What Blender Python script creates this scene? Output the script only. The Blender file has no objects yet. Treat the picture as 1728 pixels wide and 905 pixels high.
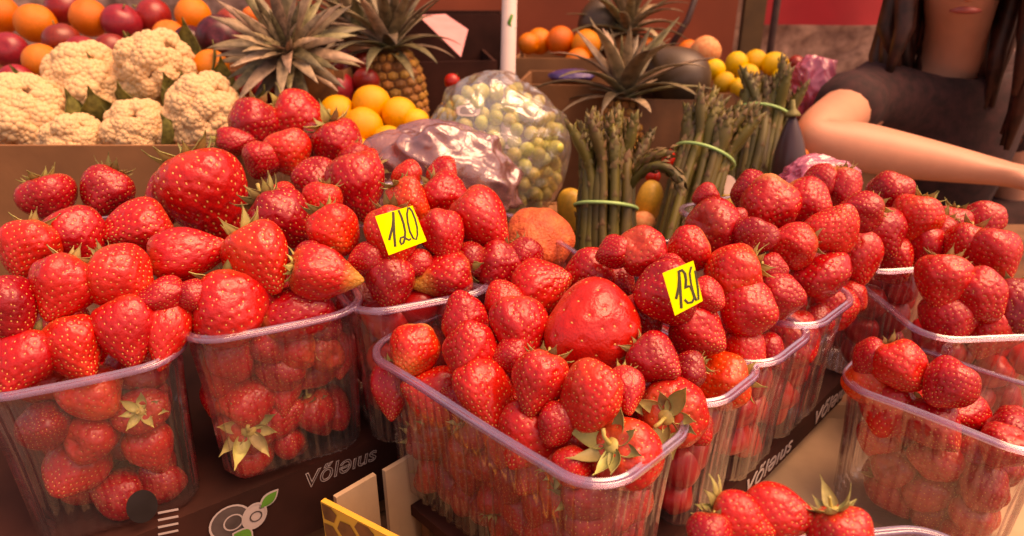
import bpy, math, random
import numpy as np
from mathutils import Vector, Matrix, Quaternion

# ---------------------------------------------------------------- camera, sky, sun
S = bpy.context.scene
COL = S.collection
PI = math.pi
R = math.radians
F, TH, H = 1150.0, R(23), 1.30           # focal length in photo pixels, pitch, height
cd = bpy.data.cameras.new('camera')
cd.sensor_width = 36.0
cd.lens = F / 1728 * 36
cd.clip_start, cd.clip_end = 0.02, 400
cd.dof.use_dof = True
cd.dof.focus_distance = 0.47
cd.dof.aperture_fstop = 8.5
cam = bpy.data.objects.new('camera', cd)
COL.objects.link(cam)
cam.location = (0, 0, H)
cam.rotation_euler = (PI / 2 - TH, 0, 0)
S.camera = cam

SUN_DIR = Vector((0.42, -0.12, 0.88)).normalized()     # from the scene towards the sun
w = bpy.data.worlds.new('World')
S.world = w
w.use_nodes = True
sky = w.node_tree.nodes.new('ShaderNodeTexSky')
sky.sky_type = 'NISHITA'
sky.sun_disc = False
sky.sun_elevation = math.asin(SUN_DIR.z)
sky.sun_rotation = math.atan2(SUN_DIR.x, SUN_DIR.y)
sky.dust_density = 4.0
bg = w.node_tree.nodes['Background']
bg.inputs[1].default_value = 0.15
w.node_tree.links.new(sky.outputs[0], bg.inputs[0])
sl = bpy.data.lights.new('sun', 'SUN')
sl.energy = 1.9
sl.angle = R(48)
sl.color = (1.0, 0.77, 0.55)
sun = bpy.data.objects.new('sun', sl)
COL.objects.link(sun)
sun.rotation_euler = (-SUN_DIR).to_track_quat('-Z', 'Y').to_euler()
vs = S.view_settings
vs.view_transform = 'Standard'
vs.look = 'None'
vs.gamma = 1
vs.exposure = 0.58
vs.use_white_balance = True
vs.white_balance_temperature = 12000
vs.white_balance_tint = 44
S.cycles.transparent_max_bounces = 24
S.cycles.max_bounces = 8
S.cycles.use_denoising = True

# ---------------------------------------------------------------- helpers
rnd = random.Random(11)
rng = np.random.default_rng(11)
CAM = Vector((0, 0, H))
RIGHT = Vector((1, 0, 0))
UP = Vector((0, math.sin(TH), math.cos(TH)))
FWD = Vector((0, math.cos(TH), -math.sin(TH)))


def ray(u, v):
    return RIGHT * ((u - 864) / F) + UP * ((452.5 - v) / F) + FWD


def at(u, v, d):                 # point seen at photo pixel (u, v), d metres along the view axis
    return CAM + ray(u, v) * d


def onz(u, v, z):
    r = ray(u, v)
    return CAM + r * ((z - H) / r.z)


def ony(u, v, y):
    r = ray(u, v)
    return CAM + r * (y / r.y)


def depth(p):
    return (Vector(p) - CAM).dot(FWD)


def pix(p):
    q = Vector(p) - CAM
    d = q.dot(FWD)
    return (864 + F * q.x / d, 452.5 - F * q.dot(UP) / d)


def mesh(name, V, Fc, mats=(), smooth=True, fm=None):
    me = bpy.data.meshes.new(name)
    me.from_pydata([tuple(map(float, v)) for v in V], [], [tuple(map(int, f)) for f in Fc])
    if not isinstance(mats, (list, tuple)):
        mats = (mats,)
    for m in mats:
        me.materials.append(m)
    me.polygons.foreach_set('use_smooth', [bool(smooth)] * len(me.polygons))
    if fm is not None:
        me.polygons.foreach_set('material_index', [int(i) for i in fm])
    me.update()
    return me


def obj(name, me, parent=None, loc=(0, 0, 0), rot=None, scale=(1, 1, 1)):
    o = bpy.data.objects.new(name, me)
    COL.objects.link(o)
    o.location = loc
    if rot is not None:
        o.rotation_mode = 'QUATERNION'
        o.rotation_quaternion = rot if isinstance(rot, Quaternion) else rot.to_quaternion()
    o.scale = scale
    if parent is not None:
        o.parent = parent
    return o


def tag(o, label, cat, group=None):
    o['label'] = label
    o['category'] = cat
    if group:
        o['group'] = group
    return o


def thing(name, label, cat, loc=(0, 0, 0), rot=None, group=None):
    return tag(obj(name, None, None, loc, rot), label, cat, group)


def rotz(a):
    return Quaternion((0, 0, 1), a)


def frame(zdir, spin=0.0):       # quaternion whose local Z is zdir
    return Vector(zdir).to_track_quat('Z', 'Y') @ Quaternion((0, 0, 1), spin)


class MB:                        # collects geometry for one mesh
    def __init__(s):
        s.V, s.F, s.M = [], [], []

    def add(s, V, Fc, m=0):
        b = len(s.V)
        s.V += [tuple(v) for v in V]
        s.F += [tuple(i + b for i in f) for f in Fc]
        s.M += [m] * len(Fc)

    def box(s, x0, x1, y0, y1, z0, z1, m=0, M=None):
        V = [(x, y, z) for x in (x0, x1) for y in (y0, y1) for z in (z0, z1)]
        if M is not None:
            V = [M @ Vector(v) for v in V]
        s.add(V, [(0, 1, 3, 2), (4, 6, 7, 5), (0, 4, 5, 1), (2, 3, 7, 6), (0, 2, 6, 4), (1, 5, 7, 3)], m)

    def tube(s, pts, rad, n=8, m=0, cap=True):
        V, Fc = tube(pts, rad, n, cap)
        s.add(V, Fc, m)

    def mesh(s, name, mats, smooth=True):
        return mesh(name, s.V, s.F, mats, smooth, s.M)


def tube(pts, rad, n=8, cap=True, flat=1.0):
    pts = [Vector(p) for p in pts]
    if not hasattr(rad, '__len__'):
        rad = [rad] * len(pts)
    V, Fc = [], []
    side = None
    for i, p in enumerate(pts):
        t = (pts[min(i + 1, len(pts) - 1)] - pts[max(i - 1, 0)]).normalized()
        if side is None:
            side = t.orthogonal().normalized()
        side = (side - t * side.dot(t)).normalized()
        up = t.cross(side)
        for k in range(n):
            a = 2 * PI * k / n
            V.append(p + side * (math.cos(a) * rad[i]) + up * (math.sin(a) * rad[i] * flat))
    for i in range(len(pts) - 1):
        for k in range(n):
            a, b = i * n + k, i * n + (k + 1) % n
            Fc.append((a, b, b + n, a + n))
    if cap:
        Fc.append(tuple(range(n))[::-1])
        Fc.append(tuple(range((len(pts) - 1) * n, len(pts) * n)))
    return V, Fc


def sphere(nu=16, nv=10, fn=None):     # unit-diameter ball; fn deforms (N,3) array
    ph = np.linspace(0, PI, nv + 1)[1:-1]
    th = np.arange(nu) * 2 * PI / nu
    P = np.stack([np.outer(np.sin(ph), np.cos(th)), np.outer(np.sin(ph), np.sin(th)),
                  np.outer(np.cos(ph), np.ones(nu))], -1).reshape(-1, 3) * 0.5
    P = np.vstack([P, [[0, 0, .5], [0, 0, -.5]]])
    n = (nv - 1) * nu
    Fc = []
    for i in range(nv - 2):
        for k in range(nu):
            a, b = i * nu + k, i * nu + (k + 1) % nu
            Fc.append((a, a + nu, b + nu, b))
    for k in range(nu):
        Fc.append((n, k, (k + 1) % nu))
        a = (nv - 2) * nu
        Fc.append((n + 1, a + (k + 1) % nu, a + k))
    if fn is not None:
        P = fn(P)
    return P, Fc


class Wob:                       # smooth random field made of sines
    def __init__(s, seed, freq, n=10):
        g = np.random.default_rng(seed)
        s.k = g.normal(size=(n, 3)) * freq
        s.p = g.uniform(0, 6.28, n)
        s.n = n

    def __call__(s, P):
        return np.sin(P @ s.k.T + s.p).sum(1) / math.sqrt(s.n)


# ---------------------------------------------------------------- materials
def mat(name, col, rough=0.5, var=0.15, nscale=40.0, bump=0.0, bscale=None, spec=0.5, coat=0.0,
        sss=0.0, hue=0.0, col2=None, trans=0.0, val=0.25):
    m = bpy.data.materials.new(name)
    m.use_nodes = True
    nt = m.node_tree
    N, L = nt.nodes, nt.links
    p = N['Principled BSDF']
    p.inputs['Roughness'].default_value = rough
    p.inputs['Specular IOR Level'].default_value = spec
    p.inputs['Coat Weight'].default_value = coat
    p.inputs['Coat Roughness'].default_value = 0.12
    if sss:
        p.inputs['Subsurface Weight'].default_value = sss
        p.inputs['Subsurface Radius'].default_value = (1.0, .35, .2)
        p.inputs['Subsurface Scale'].default_value = 0.004
    tc = N.new('ShaderNodeTexCoord')
    no = N.new('ShaderNodeTexNoise')
    no.inputs['Scale'].default_value = nscale
    no.inputs['Detail'].default_value = 5
    L.new(tc.outputs['Object'], no.inputs['Vector'])
    mx = N.new('ShaderNodeMix')
    mx.data_type = 'RGBA'
    c = Vector(col)
    c2 = Vector(col2) if col2 else c * (1 - 2 * var)
    mx.inputs[6].default_value = (*c2, 1)
    mx.inputs[7].default_value = (*((c * (1 + var)) if not col2 else c), 1)
    rp = N.new('ShaderNodeMapRange')
    rp.inputs[1].default_value, rp.inputs[2].default_value = .3, .7
    L.new(no.outputs[0], rp.inputs[0])
    L.new(rp.outputs[0], mx.inputs[0])
    out = mx.outputs[2]
    if hue:
        oi = N.new('ShaderNodeObjectInfo')
        hs = N.new('ShaderNodeHueSaturation')
        a = N.new('ShaderNodeMapRange')
        a.inputs[3].default_value, a.inputs[4].default_value = .5 - hue, .5 + hue
        b = N.new('ShaderNodeMapRange')
        b.inputs[3].default_value, b.inputs[4].default_value = 1 - val, 1 + val
        mm = N.new('ShaderNodeMath')
        mm.operation = 'FRACT'
        m2 = N.new('ShaderNodeMath')
        m2.operation = 'MULTIPLY'
        m2.inputs[1].default_value = 7.31
        L.new(oi.outputs['Random'], a.inputs[0])
        L.new(oi.outputs['Random'], m2.inputs[0])
        L.new(m2.outputs[0], mm.inputs[0])
        L.new(mm.outputs[0], b.inputs[0])
        L.new(a.outputs[0], hs.inputs['Hue'])
        L.new(b.outputs[0], hs.inputs['Value'])
        L.new(out, hs.inputs['Color'])
        out = hs.outputs[0]
    L.new(out, p.inputs['Base Color'])
    if bump:
        nb = N.new('ShaderNodeTexNoise')
        nb.inputs['Scale'].default_value = bscale or nscale * 3
        nb.inputs['Detail'].default_value = 4
        L.new(tc.outputs['Object'], nb.inputs['Vector'])
        bp = N.new('ShaderNodeBump')
        bp.inputs['Strength'].default_value = min(1, bump)
        bp.inputs['Distance'].default_value = 0.002
        L.new(nb.outputs[0], bp.inputs['Height'])
        L.new(bp.outputs[0], p.inputs['Normal'])
    if trans:                    # thin leaf or cloth lit through
        o = N['Material Output']
        tr = N.new('ShaderNodeBsdfTranslucent')
        L.new(out, tr.inputs[0])
        ms = N.new('ShaderNodeMixShader')
        ms.inputs[0].default_value = trans
        L.new(p.outputs[0], ms.inputs[1])
        L.new(tr.outputs[0], ms.inputs[2])
        L.new(ms.outputs[0], o.inputs[0])
    return m


def film(name, tint, body=(.9, .9, .9), milky=0.05, rough=0.06, lo=0.04, hi=0.75, bump=0.0, bscale=60):
    """clear plastic: see-through sheet with a gloss that grows at grazing angles"""
    m = bpy.data.materials.new(name)
    m.use_nodes = True
    N, L = m.node_tree.nodes, m.node_tree.links
    N.remove(N['Principled BSDF'])
    o = N['Material Output']
    t = N.new('ShaderNodeBsdfTransparent')
    t.inputs[0].default_value = (*tint, 1)
    g = N.new('ShaderNodeBsdfGlossy')
    g.inputs['Roughness'].default_value = rough
    d = N.new('ShaderNodeBsdfPrincipled')
    d.inputs['Base Color'].default_value = (*body, 1)
    d.inputs['Roughness'].default_value = .4
    m1 = N.new('ShaderNodeMixShader')
    m1.inputs[0].default_value = milky
    L.new(t.outputs[0], m1.inputs[1])
    L.new(d.outputs[0], m1.inputs[2])
    lw = N.new('ShaderNodeLayerWeight')
    lw.inputs[0].default_value = .25
    mr = N.new('ShaderNodeMapRange')
    mr.inputs[3].default_value, mr.inputs[4].default_value = lo, hi
    L.new(lw.outputs['Facing'], mr.inputs[0])
    m2 = N.new('ShaderNodeMixShader')
    L.new(mr.outputs[0], m2.inputs[0])
    L.new(m1.outputs[0], m2.inputs[1])
    L.new(g.outputs[0], m2.inputs[2])
    if bump:
        tc = N.new('ShaderNodeTexCoord')
        nb = N.new('ShaderNodeTexNoise')
        nb.inputs['Scale'].default_value = bscale
        nb.inputs['Detail'].default_value = 3
        nb.inputs['Distortion'].default_value = 1.2
        L.new(tc.outputs['Object'], nb.inputs['Vector'])
        bp = N.new('ShaderNodeBump')
        bp.inputs['Strength'].default_value = bump
        bp.inputs['Distance'].default_value = .006
        L.new(nb.outputs[0], bp.inputs['Height'])
        L.new(bp.outputs[0], g.inputs['Normal'])
        L.new(bp.outputs[0], lw.inputs['Normal'])
    L.new(m2.outputs[0], o.inputs[0])
    return m


def berry_material():
    m = bpy.data.materials.new('strawberry_flesh')
    m.use_nodes = True
    N, L = m.node_tree.nodes, m.node_tree.links
    p = N['Principled BSDF']
    oi = N.new('ShaderNodeObjectInfo')
    sep = N.new('ShaderNodeSeparateColor')
    L.new(oi.outputs['Color'], sep.inputs[0])
    tc = N.new('ShaderNodeTexCoord')
    no = N.new('ShaderNodeTexNoise')
    no.inputs['Scale'].default_value = 2.2
    no.inputs['Detail'].default_value = 4
    L.new(tc.outputs['Object'], no.inputs['Vector'])
    add = N.new('ShaderNodeMath')
    add.operation = 'MULTIPLY_ADD'
    add.inputs[1].default_value = .5
    L.new(no.outputs[0], add.inputs[0])
    sub = N.new('ShaderNodeMath')
    sub.operation = 'SUBTRACT'
    sub.inputs[1].default_value = .25
    L.new(sep.outputs[0], sub.inputs[0])
    L.new(sub.outputs[0], add.inputs[2])
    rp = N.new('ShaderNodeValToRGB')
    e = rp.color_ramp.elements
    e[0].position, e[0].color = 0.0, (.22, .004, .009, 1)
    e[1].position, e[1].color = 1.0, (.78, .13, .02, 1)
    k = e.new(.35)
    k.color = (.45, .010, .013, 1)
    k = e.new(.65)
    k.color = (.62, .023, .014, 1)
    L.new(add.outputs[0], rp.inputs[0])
    ax = N.new('ShaderNodeAttribute')
    ax.attribute_name = 'axis'
    # pale shoulder under the leaves
    sh = N.new('ShaderNodeMapRange')
    sh.inputs[1].default_value, sh.inputs[2].default_value = .78, 1.0
    L.new(ax.outputs['Fac'], sh.inputs[0])
    m1 = N.new('ShaderNodeMath')
    m1.operation = 'MULTIPLY'
    L.new(sh.outputs[0], m1.inputs[0])
    L.new(sep.outputs[1], m1.inputs[1])
    mx = N.new('ShaderNodeMix')
    mx.data_type = 'RGBA'
    mx.inputs[7].default_value = (.78, .50, .16, 1)
    L.new(m1.outputs[0], mx.inputs[0])
    L.new(rp.outputs[0], mx.inputs[6])
    # yellow-green unripe tip
    tp = N.new('ShaderNodeMapRange')
    tp.inputs[1].default_value, tp.inputs[2].default_value = .30, 0.05
    L.new(ax.outputs['Fac'], tp.inputs[0])
    m3 = N.new('ShaderNodeMath')
    m3.operation = 'MULTIPLY'
    L.new(tp.outputs[0], m3.inputs[0])
    L.new(sep.outputs[2], m3.inputs[1])
    mx2 = N.new('ShaderNodeMix')
    mx2.data_type = 'RGBA'
    mx2.inputs[7].default_value = (.70, .42, .08, 1)
    L.new(m3.outputs[0], mx2.inputs[0])
    L.new(mx.outputs[2], mx2.inputs[6])
    L.new(mx2.outputs[2], p.inputs['Base Color'])
    n2 = N.new('ShaderNodeTexNoise')
    n2.inputs['Scale'].default_value = 5
    L.new(tc.outputs['Object'], n2.inputs['Vector'])
    rr = N.new('ShaderNodeMapRange')
    rr.inputs[1].default_value, rr.inputs[2].default_value = .35, .65
    rr.inputs[3].default_value, rr.inputs[4].default_value = .18, .38
    L.new(n2.outputs[0], rr.inputs[0])
    L.new(rr.outputs[0], p.inputs['Roughness'])
    n3 = N.new('ShaderNodeTexNoise')
    n3.inputs['Scale'].default_value = 26
    L.new(tc.outputs['Object'], n3.inputs['Vector'])
    bp = N.new('ShaderNodeBump')
    bp.inputs['Strength'].default_value = .10
    bp.inputs['Distance'].default_value = .03
    L.new(n3.outputs[0], bp.inputs['Height'])
    L.new(bp.outputs[0], p.inputs['Normal'])
    p.inputs['Subsurface Weight'].default_value = .12
    p.inputs['Subsurface Radius'].default_value = (1, .15, .1)
    p.inputs['Subsurface Scale'].default_value = .004
    p.inputs['Specular IOR Level'].default_value = .55
    return m


M_BERRY = berry_material()
M_SEED = mat('strawberry_seed', (.80, .46, .13), .4, .2, 3)
M_LEAF = mat('strawberry_leaf', (.50, .47, .17), .5, .2, 3, bump=.2, hue=.03, val=.3, trans=.25)
M_LEAFC = mat('strawberry_calyx_core', (.55, .46, .14), .5, .2, 6)
M_PET = film('punnet_plastic', (.955, .93, .95), milky=.022, rough=.07, lo=.045, hi=.60)
M_RIM = film('punnet_rim_plastic', (.90, .78, .92), body=(.60, .40, .64), milky=.15, rough=.07, lo=.12, hi=.8)
M_FILM = film('clear_film', (.96, .95, .92), milky=.13, rough=.10, lo=.09, hi=.8, bump=.7, bscale=34)
M_MAUVE = film('mauve_film', (.82, .56, .56), body=(.46, .22, .22), milky=.42, rough=.2, lo=.10, hi=.7, bump=.6, bscale=40)
M_PINKFILM = film('pink_film', (.9, .45, .55), body=(.80, .18, .30), milky=.6, rough=.2, lo=.06, hi=.5, bump=.6, bscale=40)
M_YELLOW = mat('fluorescent_card', (.88, .86, .01), .7, .03)
M_INK = mat('marker_ink', (.045, .035, .008), .6, .1)
M_CARD = mat('brown_cardboard', (.30, .13, .052), .8, .24, 7, bump=.15, bscale=120)
M_CREAM = mat('cream_cardboard', (.50, .35, .21), .8, .18, 9, bump=.1, bscale=160)
M_DARK = mat('black_crate_card', (.050, .015, .010), .8, .3, 12, spec=.2)
M_WHITEINK = mat('white_print', (.46, .38, .35), .6, .05)
M_GREENINK = mat('green_print', (.06, .25, .03), .5, .1)
M_GREYINK = mat('grey_print', (.10, .075, .07), .5, .3, 40)
M_HONEY = mat('honey_yellow_print', (.80, .42, .06), .6, .08, 8)
M_CELL = mat('honey_brown_print', (.24, .09, .025), .6, .25, 60)
M_WOOD = mat('stall_wood', (.20, .09, .04), .65, .3, 14, bump=.3)
M_ORANGE = mat('orange_peel', (.80, .20, .015), .42, .06, 20, bump=.35, bscale=260, hue=.012, val=.1)
M_YORANGE = mat('yellow_orange_peel', (.85, .38, .02), .42, .05, 20, bump=.3, bscale=260, hue=.012, val=.1)
M_LEMON = mat('lemon_peel', (.82, .50, .02), .45, .06, 18, bump=.4, bscale=220, hue=.01, val=.1)
M_PEACH = mat('peach_skin', (.80, .42, .18), .6, .1, 8, col2=(.72, .18, .06))
M_APPLE = mat('red_apple_skin', (.33, .022, .018), .3, .3, 14, col2=(.22, .012, .014), hue=.012)
M_PLUM = mat('dark_plum_skin', (.10, .010, .014), .35, .3, 10, hue=.01)
M_MANGO = mat('mango_skin', (.74, .42, .06), .45, .1, 12)
M_CAUL = mat('cauliflower_curd', (.76, .50, .27), .75, .10, 20, bump=.2, bscale=150, sss=.1)
M_CAULLEAF = mat('cauliflower_leaf', (.20, .21, .06), .55, .3, 14, trans=.1)
M_PINEBODY = mat('pineapple_flesh', (.20, .075, .02), .7, .3, 30)
M_PINEEYE = mat('pineapple_eye', (.52, .24, .045), .55, .25, 60, col2=(.28, .12, .03), hue=.015, val=.3)
M_PINELEAF = mat('pineapple_leaf', (.20, .165, .085), .5, .35, 9, hue=.03, val=.35)
M_PALM = mat('pineapple_leaf_dry', (.34, .24, .15), .5, .3, 9, hue=.02, val=.35)
M_ASP = mat('asparagus_skin', (.125, .100, .020), .5, .3, 16, hue=.02, val=.3, bump=.15)
M_ASPT = mat('asparagus_bract', (.17, .105, .040), .55, .3, 25, hue=.02, val=.3)
M_BAND = mat('rubber_band_green', (.33, .62, .22), .45, .05)
M_GRAPE = mat('green_grape_skin', (.66, .63, .17), .22, .15, 12, sss=.2, hue=.03, val=.2)
M_STEM = mat('grape_stem', (.22, .20, .06), .6)
M_EGG = mat('aubergine_skin', (.070, .036, .040), .3, .2, 8)
M_PAPAYA = mat('papaya_skin', (.095, .060, .030), .4, .35, 6, col2=(.060, .038, .025))
M_POLE = mat('white_painted_pole', (.74, .60, .55), .5, .06, 10)
M_PINKPAPER = mat('pink_paper', (.72, .30, .30), .7, .06)
M_BLUE = mat('violet_blue_plastic', (.06, .035, .16), .4, .15)
M_TARP = mat('rust_tarpaulin', (.33, .062, .022), .65, .18, 3, bump=.2, bscale=30)
M_REDCLOTH = mat('red_cloth', (.50, .022, .028), .75, .15, 5)
M_STONE = mat('pebbledash_stone', (.50, .32, .27), .9, .3, 26, col2=(.20, .115, .095), bump=1.0, bscale=60)
M_METAL = mat('dark_metal', (.075, .032, .025), .5, .2)
M_SKIN = mat('person_skin', (.68, .30, .19), .5, .05, 20, sss=.1)
M_CLOTH = mat('black_knit', (.045, .012, .012), .85, .3, 60, bump=.4, bscale=400)
M_HAIR = mat('dark_hair', (.060, .016, .010), .45, .4, 50)
M_GROUND = mat('paving', (.20, .15, .12), .9, .25, 3, bump=.5, bscale=30)
M_CHERRY = mat('dark_cherry_skin', (.10, .014, .014), .22, .25, 8, hue=.012)
M_TOMATO = mat('small_tomato_skin', (.50, .022, .012), .25, .1, 8)
M_ORANGEB = mat('knobbly_orange_skin', (.74, .17, .05), .5, .15, 7, col2=(.55, .06, .022), bump=1.0, bscale=24)
M_WHITECARD = mat('white_label_paper', (.70, .52, .44), .6, .05)
M_GREYLAB = mat('grey_label_print', (.22, .13, .09), .6, .1)

# ---------------------------------------------------------------- strawberries
def berry_shape(kind, seed):
    g = np.random.default_rng(seed)
    wob = Wob(seed + 50, 2.2)
    ph0 = g.uniform(0, 6.28)
    lobes = {'c': (0.02, 3), 'r': (.03, 4), 'w': (.05, 2), 'f': (.09, 3), 'b': (.07, 4), 'g': (.10, 3), 'h': (.08, 2)}[kind]

    def surf(ph, th):
        c, s = np.cos(ph), np.sin(ph)
        taper = {'c': .40, 'r': .20, 'w': .36, 'f': .10, 'b': .10, 'g': .14, 'h': .52}[kind]
        tipp = {'c': .30, 'r': .14, 'w': .20, 'f': .0, 'b': .0, 'g': .06, 'h': .30}[kind]
        r = .5 * np.abs(s) ** {'c': .92, 'r': .96, 'w': .85, 'f': .8, 'b': .72, 'g': .84, 'h': .85}[kind]
        r = r * (1 + taper * c) * (1 - tipp * np.clip(-c, 0, 1) ** 1.5)
        r = r * (1 + lobes[0] * np.cos(lobes[1] * th + ph0) * (0.4 + .6 * np.clip(c + .3, 0, 1)))
        x, y = r * np.cos(th), r * np.sin(th)
        z = .5 * c
        if kind == 'w':
            x, y = x * 1.12, y * .82
        if kind == 'f':
            x, y = x * 1.15, y * .86
            z = z + .05 * np.cos(2 * th + ph0) * (np.hypot(x, y) / .5) * (c > -2)
        z = z - .09 * np.exp(-(np.hypot(x, y) / .15) ** 2) * (c > 0)
        P = np.stack([x, y, z], -1)
        P = P * (1 + .060 * wob(P * 2.2) * (.6 if kind in 'gh' else 1))[..., None]
        return P
    return surf


def berry_mesh(kind, seed, nu=120, nv=76, nseed=215, detail=True):
    surf = berry_shape(kind, seed)
    g = np.random.default_rng(seed + 9)
    ph = np.linspace(0, PI, nv + 1)[1:-1]
    th = np.arange(nu) * 2 * PI / nu
    A, B = np.meshgrid(ph, th, indexing='ij')
    P = surf(A.ravel(), B.ravel())
    P = np.vstack([P, surf(np.array([1e-4, PI - 1e-4]), np.zeros(2))])
    sc = max(np.abs(P[:, 0]).max(), np.abs(P[:, 1]).max()) * 2
    _, Fc = sphere(nu, nv)
    V = P / [sc, sc, 1]
    SV, SF, SM = [], [], []
    if detail:
        i = np.arange(nseed) + .5
        sp = np.arccos(1 - 2 * i / nseed * .985)
        st = i * 2.39996 + g.normal(0, .07, nseed)
        sp = sp + g.normal(0, .02, nseed)
        C = surf(sp, st) / [sc, sc, 1]
        D = np.sqrt(((V[:, None, :] - C[None]) ** 2).sum(-1))
        dm = D.min(1)
        nrm = V / np.maximum(np.linalg.norm(V * [1, 1, .8], axis=1, keepdims=True), 1e-6)
        nrm /= np.linalg.norm(nrm, axis=1, keepdims=True)
        dis = -.013 * np.exp(-(dm / .030) ** 2) + .004 * np.clip(dm / .07, 0, 1)
        V = V + nrm * dis[:, None]
        eps = .02
        Tn = surf(sp + eps, st) / [sc, sc, 1] - C
        Tn /= np.linalg.norm(Tn, axis=1, keepdims=True)
        Nn = C / np.linalg.norm(C, axis=1, keepdims=True)
        Bn = np.cross(Nn, Tn)
        Nn = np.cross(Tn, Bn)
        for k in range(nseed):
            if sp[k] < .28:
                continue
            c = C[k] - Nn[k] * .012
            b = len(V) + len(SV)
            SV += [c + Tn[k] * .024, c - Tn[k] * .018, c + Bn[k] * .012, c - Bn[k] * .012, c + Nn[k] * .012]
            SF += [(b, b + 2, b + 4), (b + 2, b + 1, b + 4), (b + 1, b + 3, b + 4), (b + 3, b, b + 4)]
    fm = [0] * len(Fc) + [1] * len(SF)
    allV = np.vstack([V, np.array(SV)]) if SV else V
    me = mesh('strawberry', allV, list(Fc) + SF, (M_BERRY, M_SEED), True, fm)
    a = me.attributes.new('axis', 'FLOAT', 'POINT')
    a.data.foreach_set('value', (allV[:, 2] + .5).astype(np.float32))
    return me


VAR = {'c': [berry_mesh('c', 1), berry_mesh('c', 2, nseed=190), berry_mesh('c', 3, nseed=240)],
       'r': [berry_mesh('r', 4), berry_mesh('r', 5, nseed=260)],
       'w': [berry_mesh('w', 6, nseed=260), berry_mesh('w', 7, nseed=215)],
       'f': [berry_mesh('f', 8, nseed=240), berry_mesh('f', 9, nseed=215)],
       'g': [berry_mesh('g', 41, nseed=70)], 'h': [berry_mesh('h', 44, nseed=330)],
       'b': [berry_mesh('b', 10), berry_mesh('b', 12, nseed=190)]}


def leaf_mesh(seed, L=.5, W=.17, lift=.30):
    """one sepal, starting at the origin, running out along +X, curling up along +Z"""
    g = np.random.default_rng(seed)
    n, V, Fc = 7, [], []
    sw = g.uniform(-.12, .12)
    for i in range(n + 1):
        t = i / n
        wd = W * .5 * (math.sin(PI * min(1, t * 1.02 + .08) ** .85) ** .8 if t < 1 else 0) * (1 - .2 * t) + .004
        x = L * t
        z = -.10 * L * math.sin(PI * t) + lift * L * t * t
        y0 = sw * L * t * t
        for k, s in enumerate((-1, -.5, 0, .5, 1)):
            V.append((x, y0 + s * wd, z + .35 * wd * (s * s) + g.normal(0, .004)))
    for i in range(n):
        for k in range(4):
            a = i * 5 + k
            Fc.append((a, a + 1, a + 6, a + 5))
    m = len(V)
    V2 = [(x, y, z - .012) for x, y, z in V]
    Fb = [tuple(reversed([i + m for i in f])) for f in Fc]
    edge = [i * 5 for i in range(n + 1)] + [n * 5 + k for k in range(1, 5)] + [i * 5 + 4 for i in range(n - 1, -1, -1)] + [3, 2, 1]
    side = [(edge[(j + 1) % len(edge)], edge[j], edge[j] + m, edge[(j + 1) % len(edge)] + m) for j in range(len(edge))]
    return V + V2, Fc + Fb + side


LEAFV = [leaf_mesh(20 + i, .5 * s, .23, lf) for i, (s, lf) in enumerate(((1, .25), (.85, .5), (1.05, .1), (.9, .75)))]
LEAFM = [mesh('leaf', v, f, M_LEAF) for v, f in LEAFV]


def core_mesh():
    b = MB()
    V, Fc = sphere(12, 6)
    b.add([(x * .24, y * .24, z * .12 + .01) for x, y, z in V], Fc)
    b.tube([(0, 0, .03), (.01, 0, .10), (.05, .02, .19), (.13, .03, .25)], [.035, .03, .027, .03], 7)
    return b.mesh('calyx', M_LEAFC)


COREM = core_mesh()


def joint_calyx(seed, n=8):
    g = random.Random(seed)
    b = MB()
    V, Fc = sphere(10, 6)
    b.add([(x * .22, y * .22, z * .12 + .01) for x, y, z in V], Fc, 1)
    b.tube([(0, 0, .03), (.02, 0, .10), (.06, .02, .18)], [.03, .026, .03], 6, 1)
    for k in range(n):
        v, f = LEAFV[g.randrange(4)]
        q = Matrix.Rotation(2 * PI * k / n + g.uniform(-.2, .2), 3, 'Z') @ Matrix.Rotation(g.uniform(-.1, .35) * -1, 3, 'Y')
        s = g.uniform(.7, 1.05)
        b.add([q @ (Vector(p) * s + Vector((.06, 0, .02))) for p in v], f, 0)
    return b.mesh('calyx', (M_LEAF, M_LEAFC))


JOINT = [joint_calyx(70 + i, 7 + i % 3) for i in range(3)]
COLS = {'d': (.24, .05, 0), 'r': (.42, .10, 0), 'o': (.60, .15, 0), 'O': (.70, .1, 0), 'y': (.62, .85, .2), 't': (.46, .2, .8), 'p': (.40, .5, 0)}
BERRIES = []                     # [pos, radius, fixed, spec]


def put_berry(pos, q, w, l, kind, col, calyx, label, group=None, var=None, meshdata=None, csize=1.0):
    me = meshdata or VAR[kind][var if var is not None else rnd.randrange(len(VAR[kind]))]
    o = obj('strawberry', me, None, pos, q, (w, w * rnd.uniform(.92, 1.0), l))
    c = COLS[col]
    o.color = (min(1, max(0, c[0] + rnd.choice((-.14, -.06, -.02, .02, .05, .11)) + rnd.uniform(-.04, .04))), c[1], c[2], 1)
    tag(o, label, 'strawberry', group)
    if calyx:
        top = .5 - .085
        s = csize * {'s': .75, 'm': .85, 'L': 1.0}[calyx]
        inv = (1.0, 1.0, w / l)
        if calyx == 's':
            obj('calyx', rnd.choice(JOINT), o, (0, 0, top), rotz(rnd.uniform(0, 6)), (s, s, s * w / l))
        else:
            c = obj('calyx', COREM, o, (0, 0, top), rotz(rnd.uniform(0, 6)), (s, s, s * w / l))
            n = rnd.randint(8, 9)
            for k in range(n):
                a = 2 * PI * k / n + rnd.uniform(-.2, .2)
                sc = rnd.uniform(.75, 1.1)
                obj('leaf', rnd.choice(LEAFM), c, (.07 * math.cos(a), .07 * math.sin(a), .02),
                    rotz(a) @ Quaternion((0, 1, 0), -rnd.uniform(-.15, .45)), (sc, sc, sc))
    return o


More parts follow.
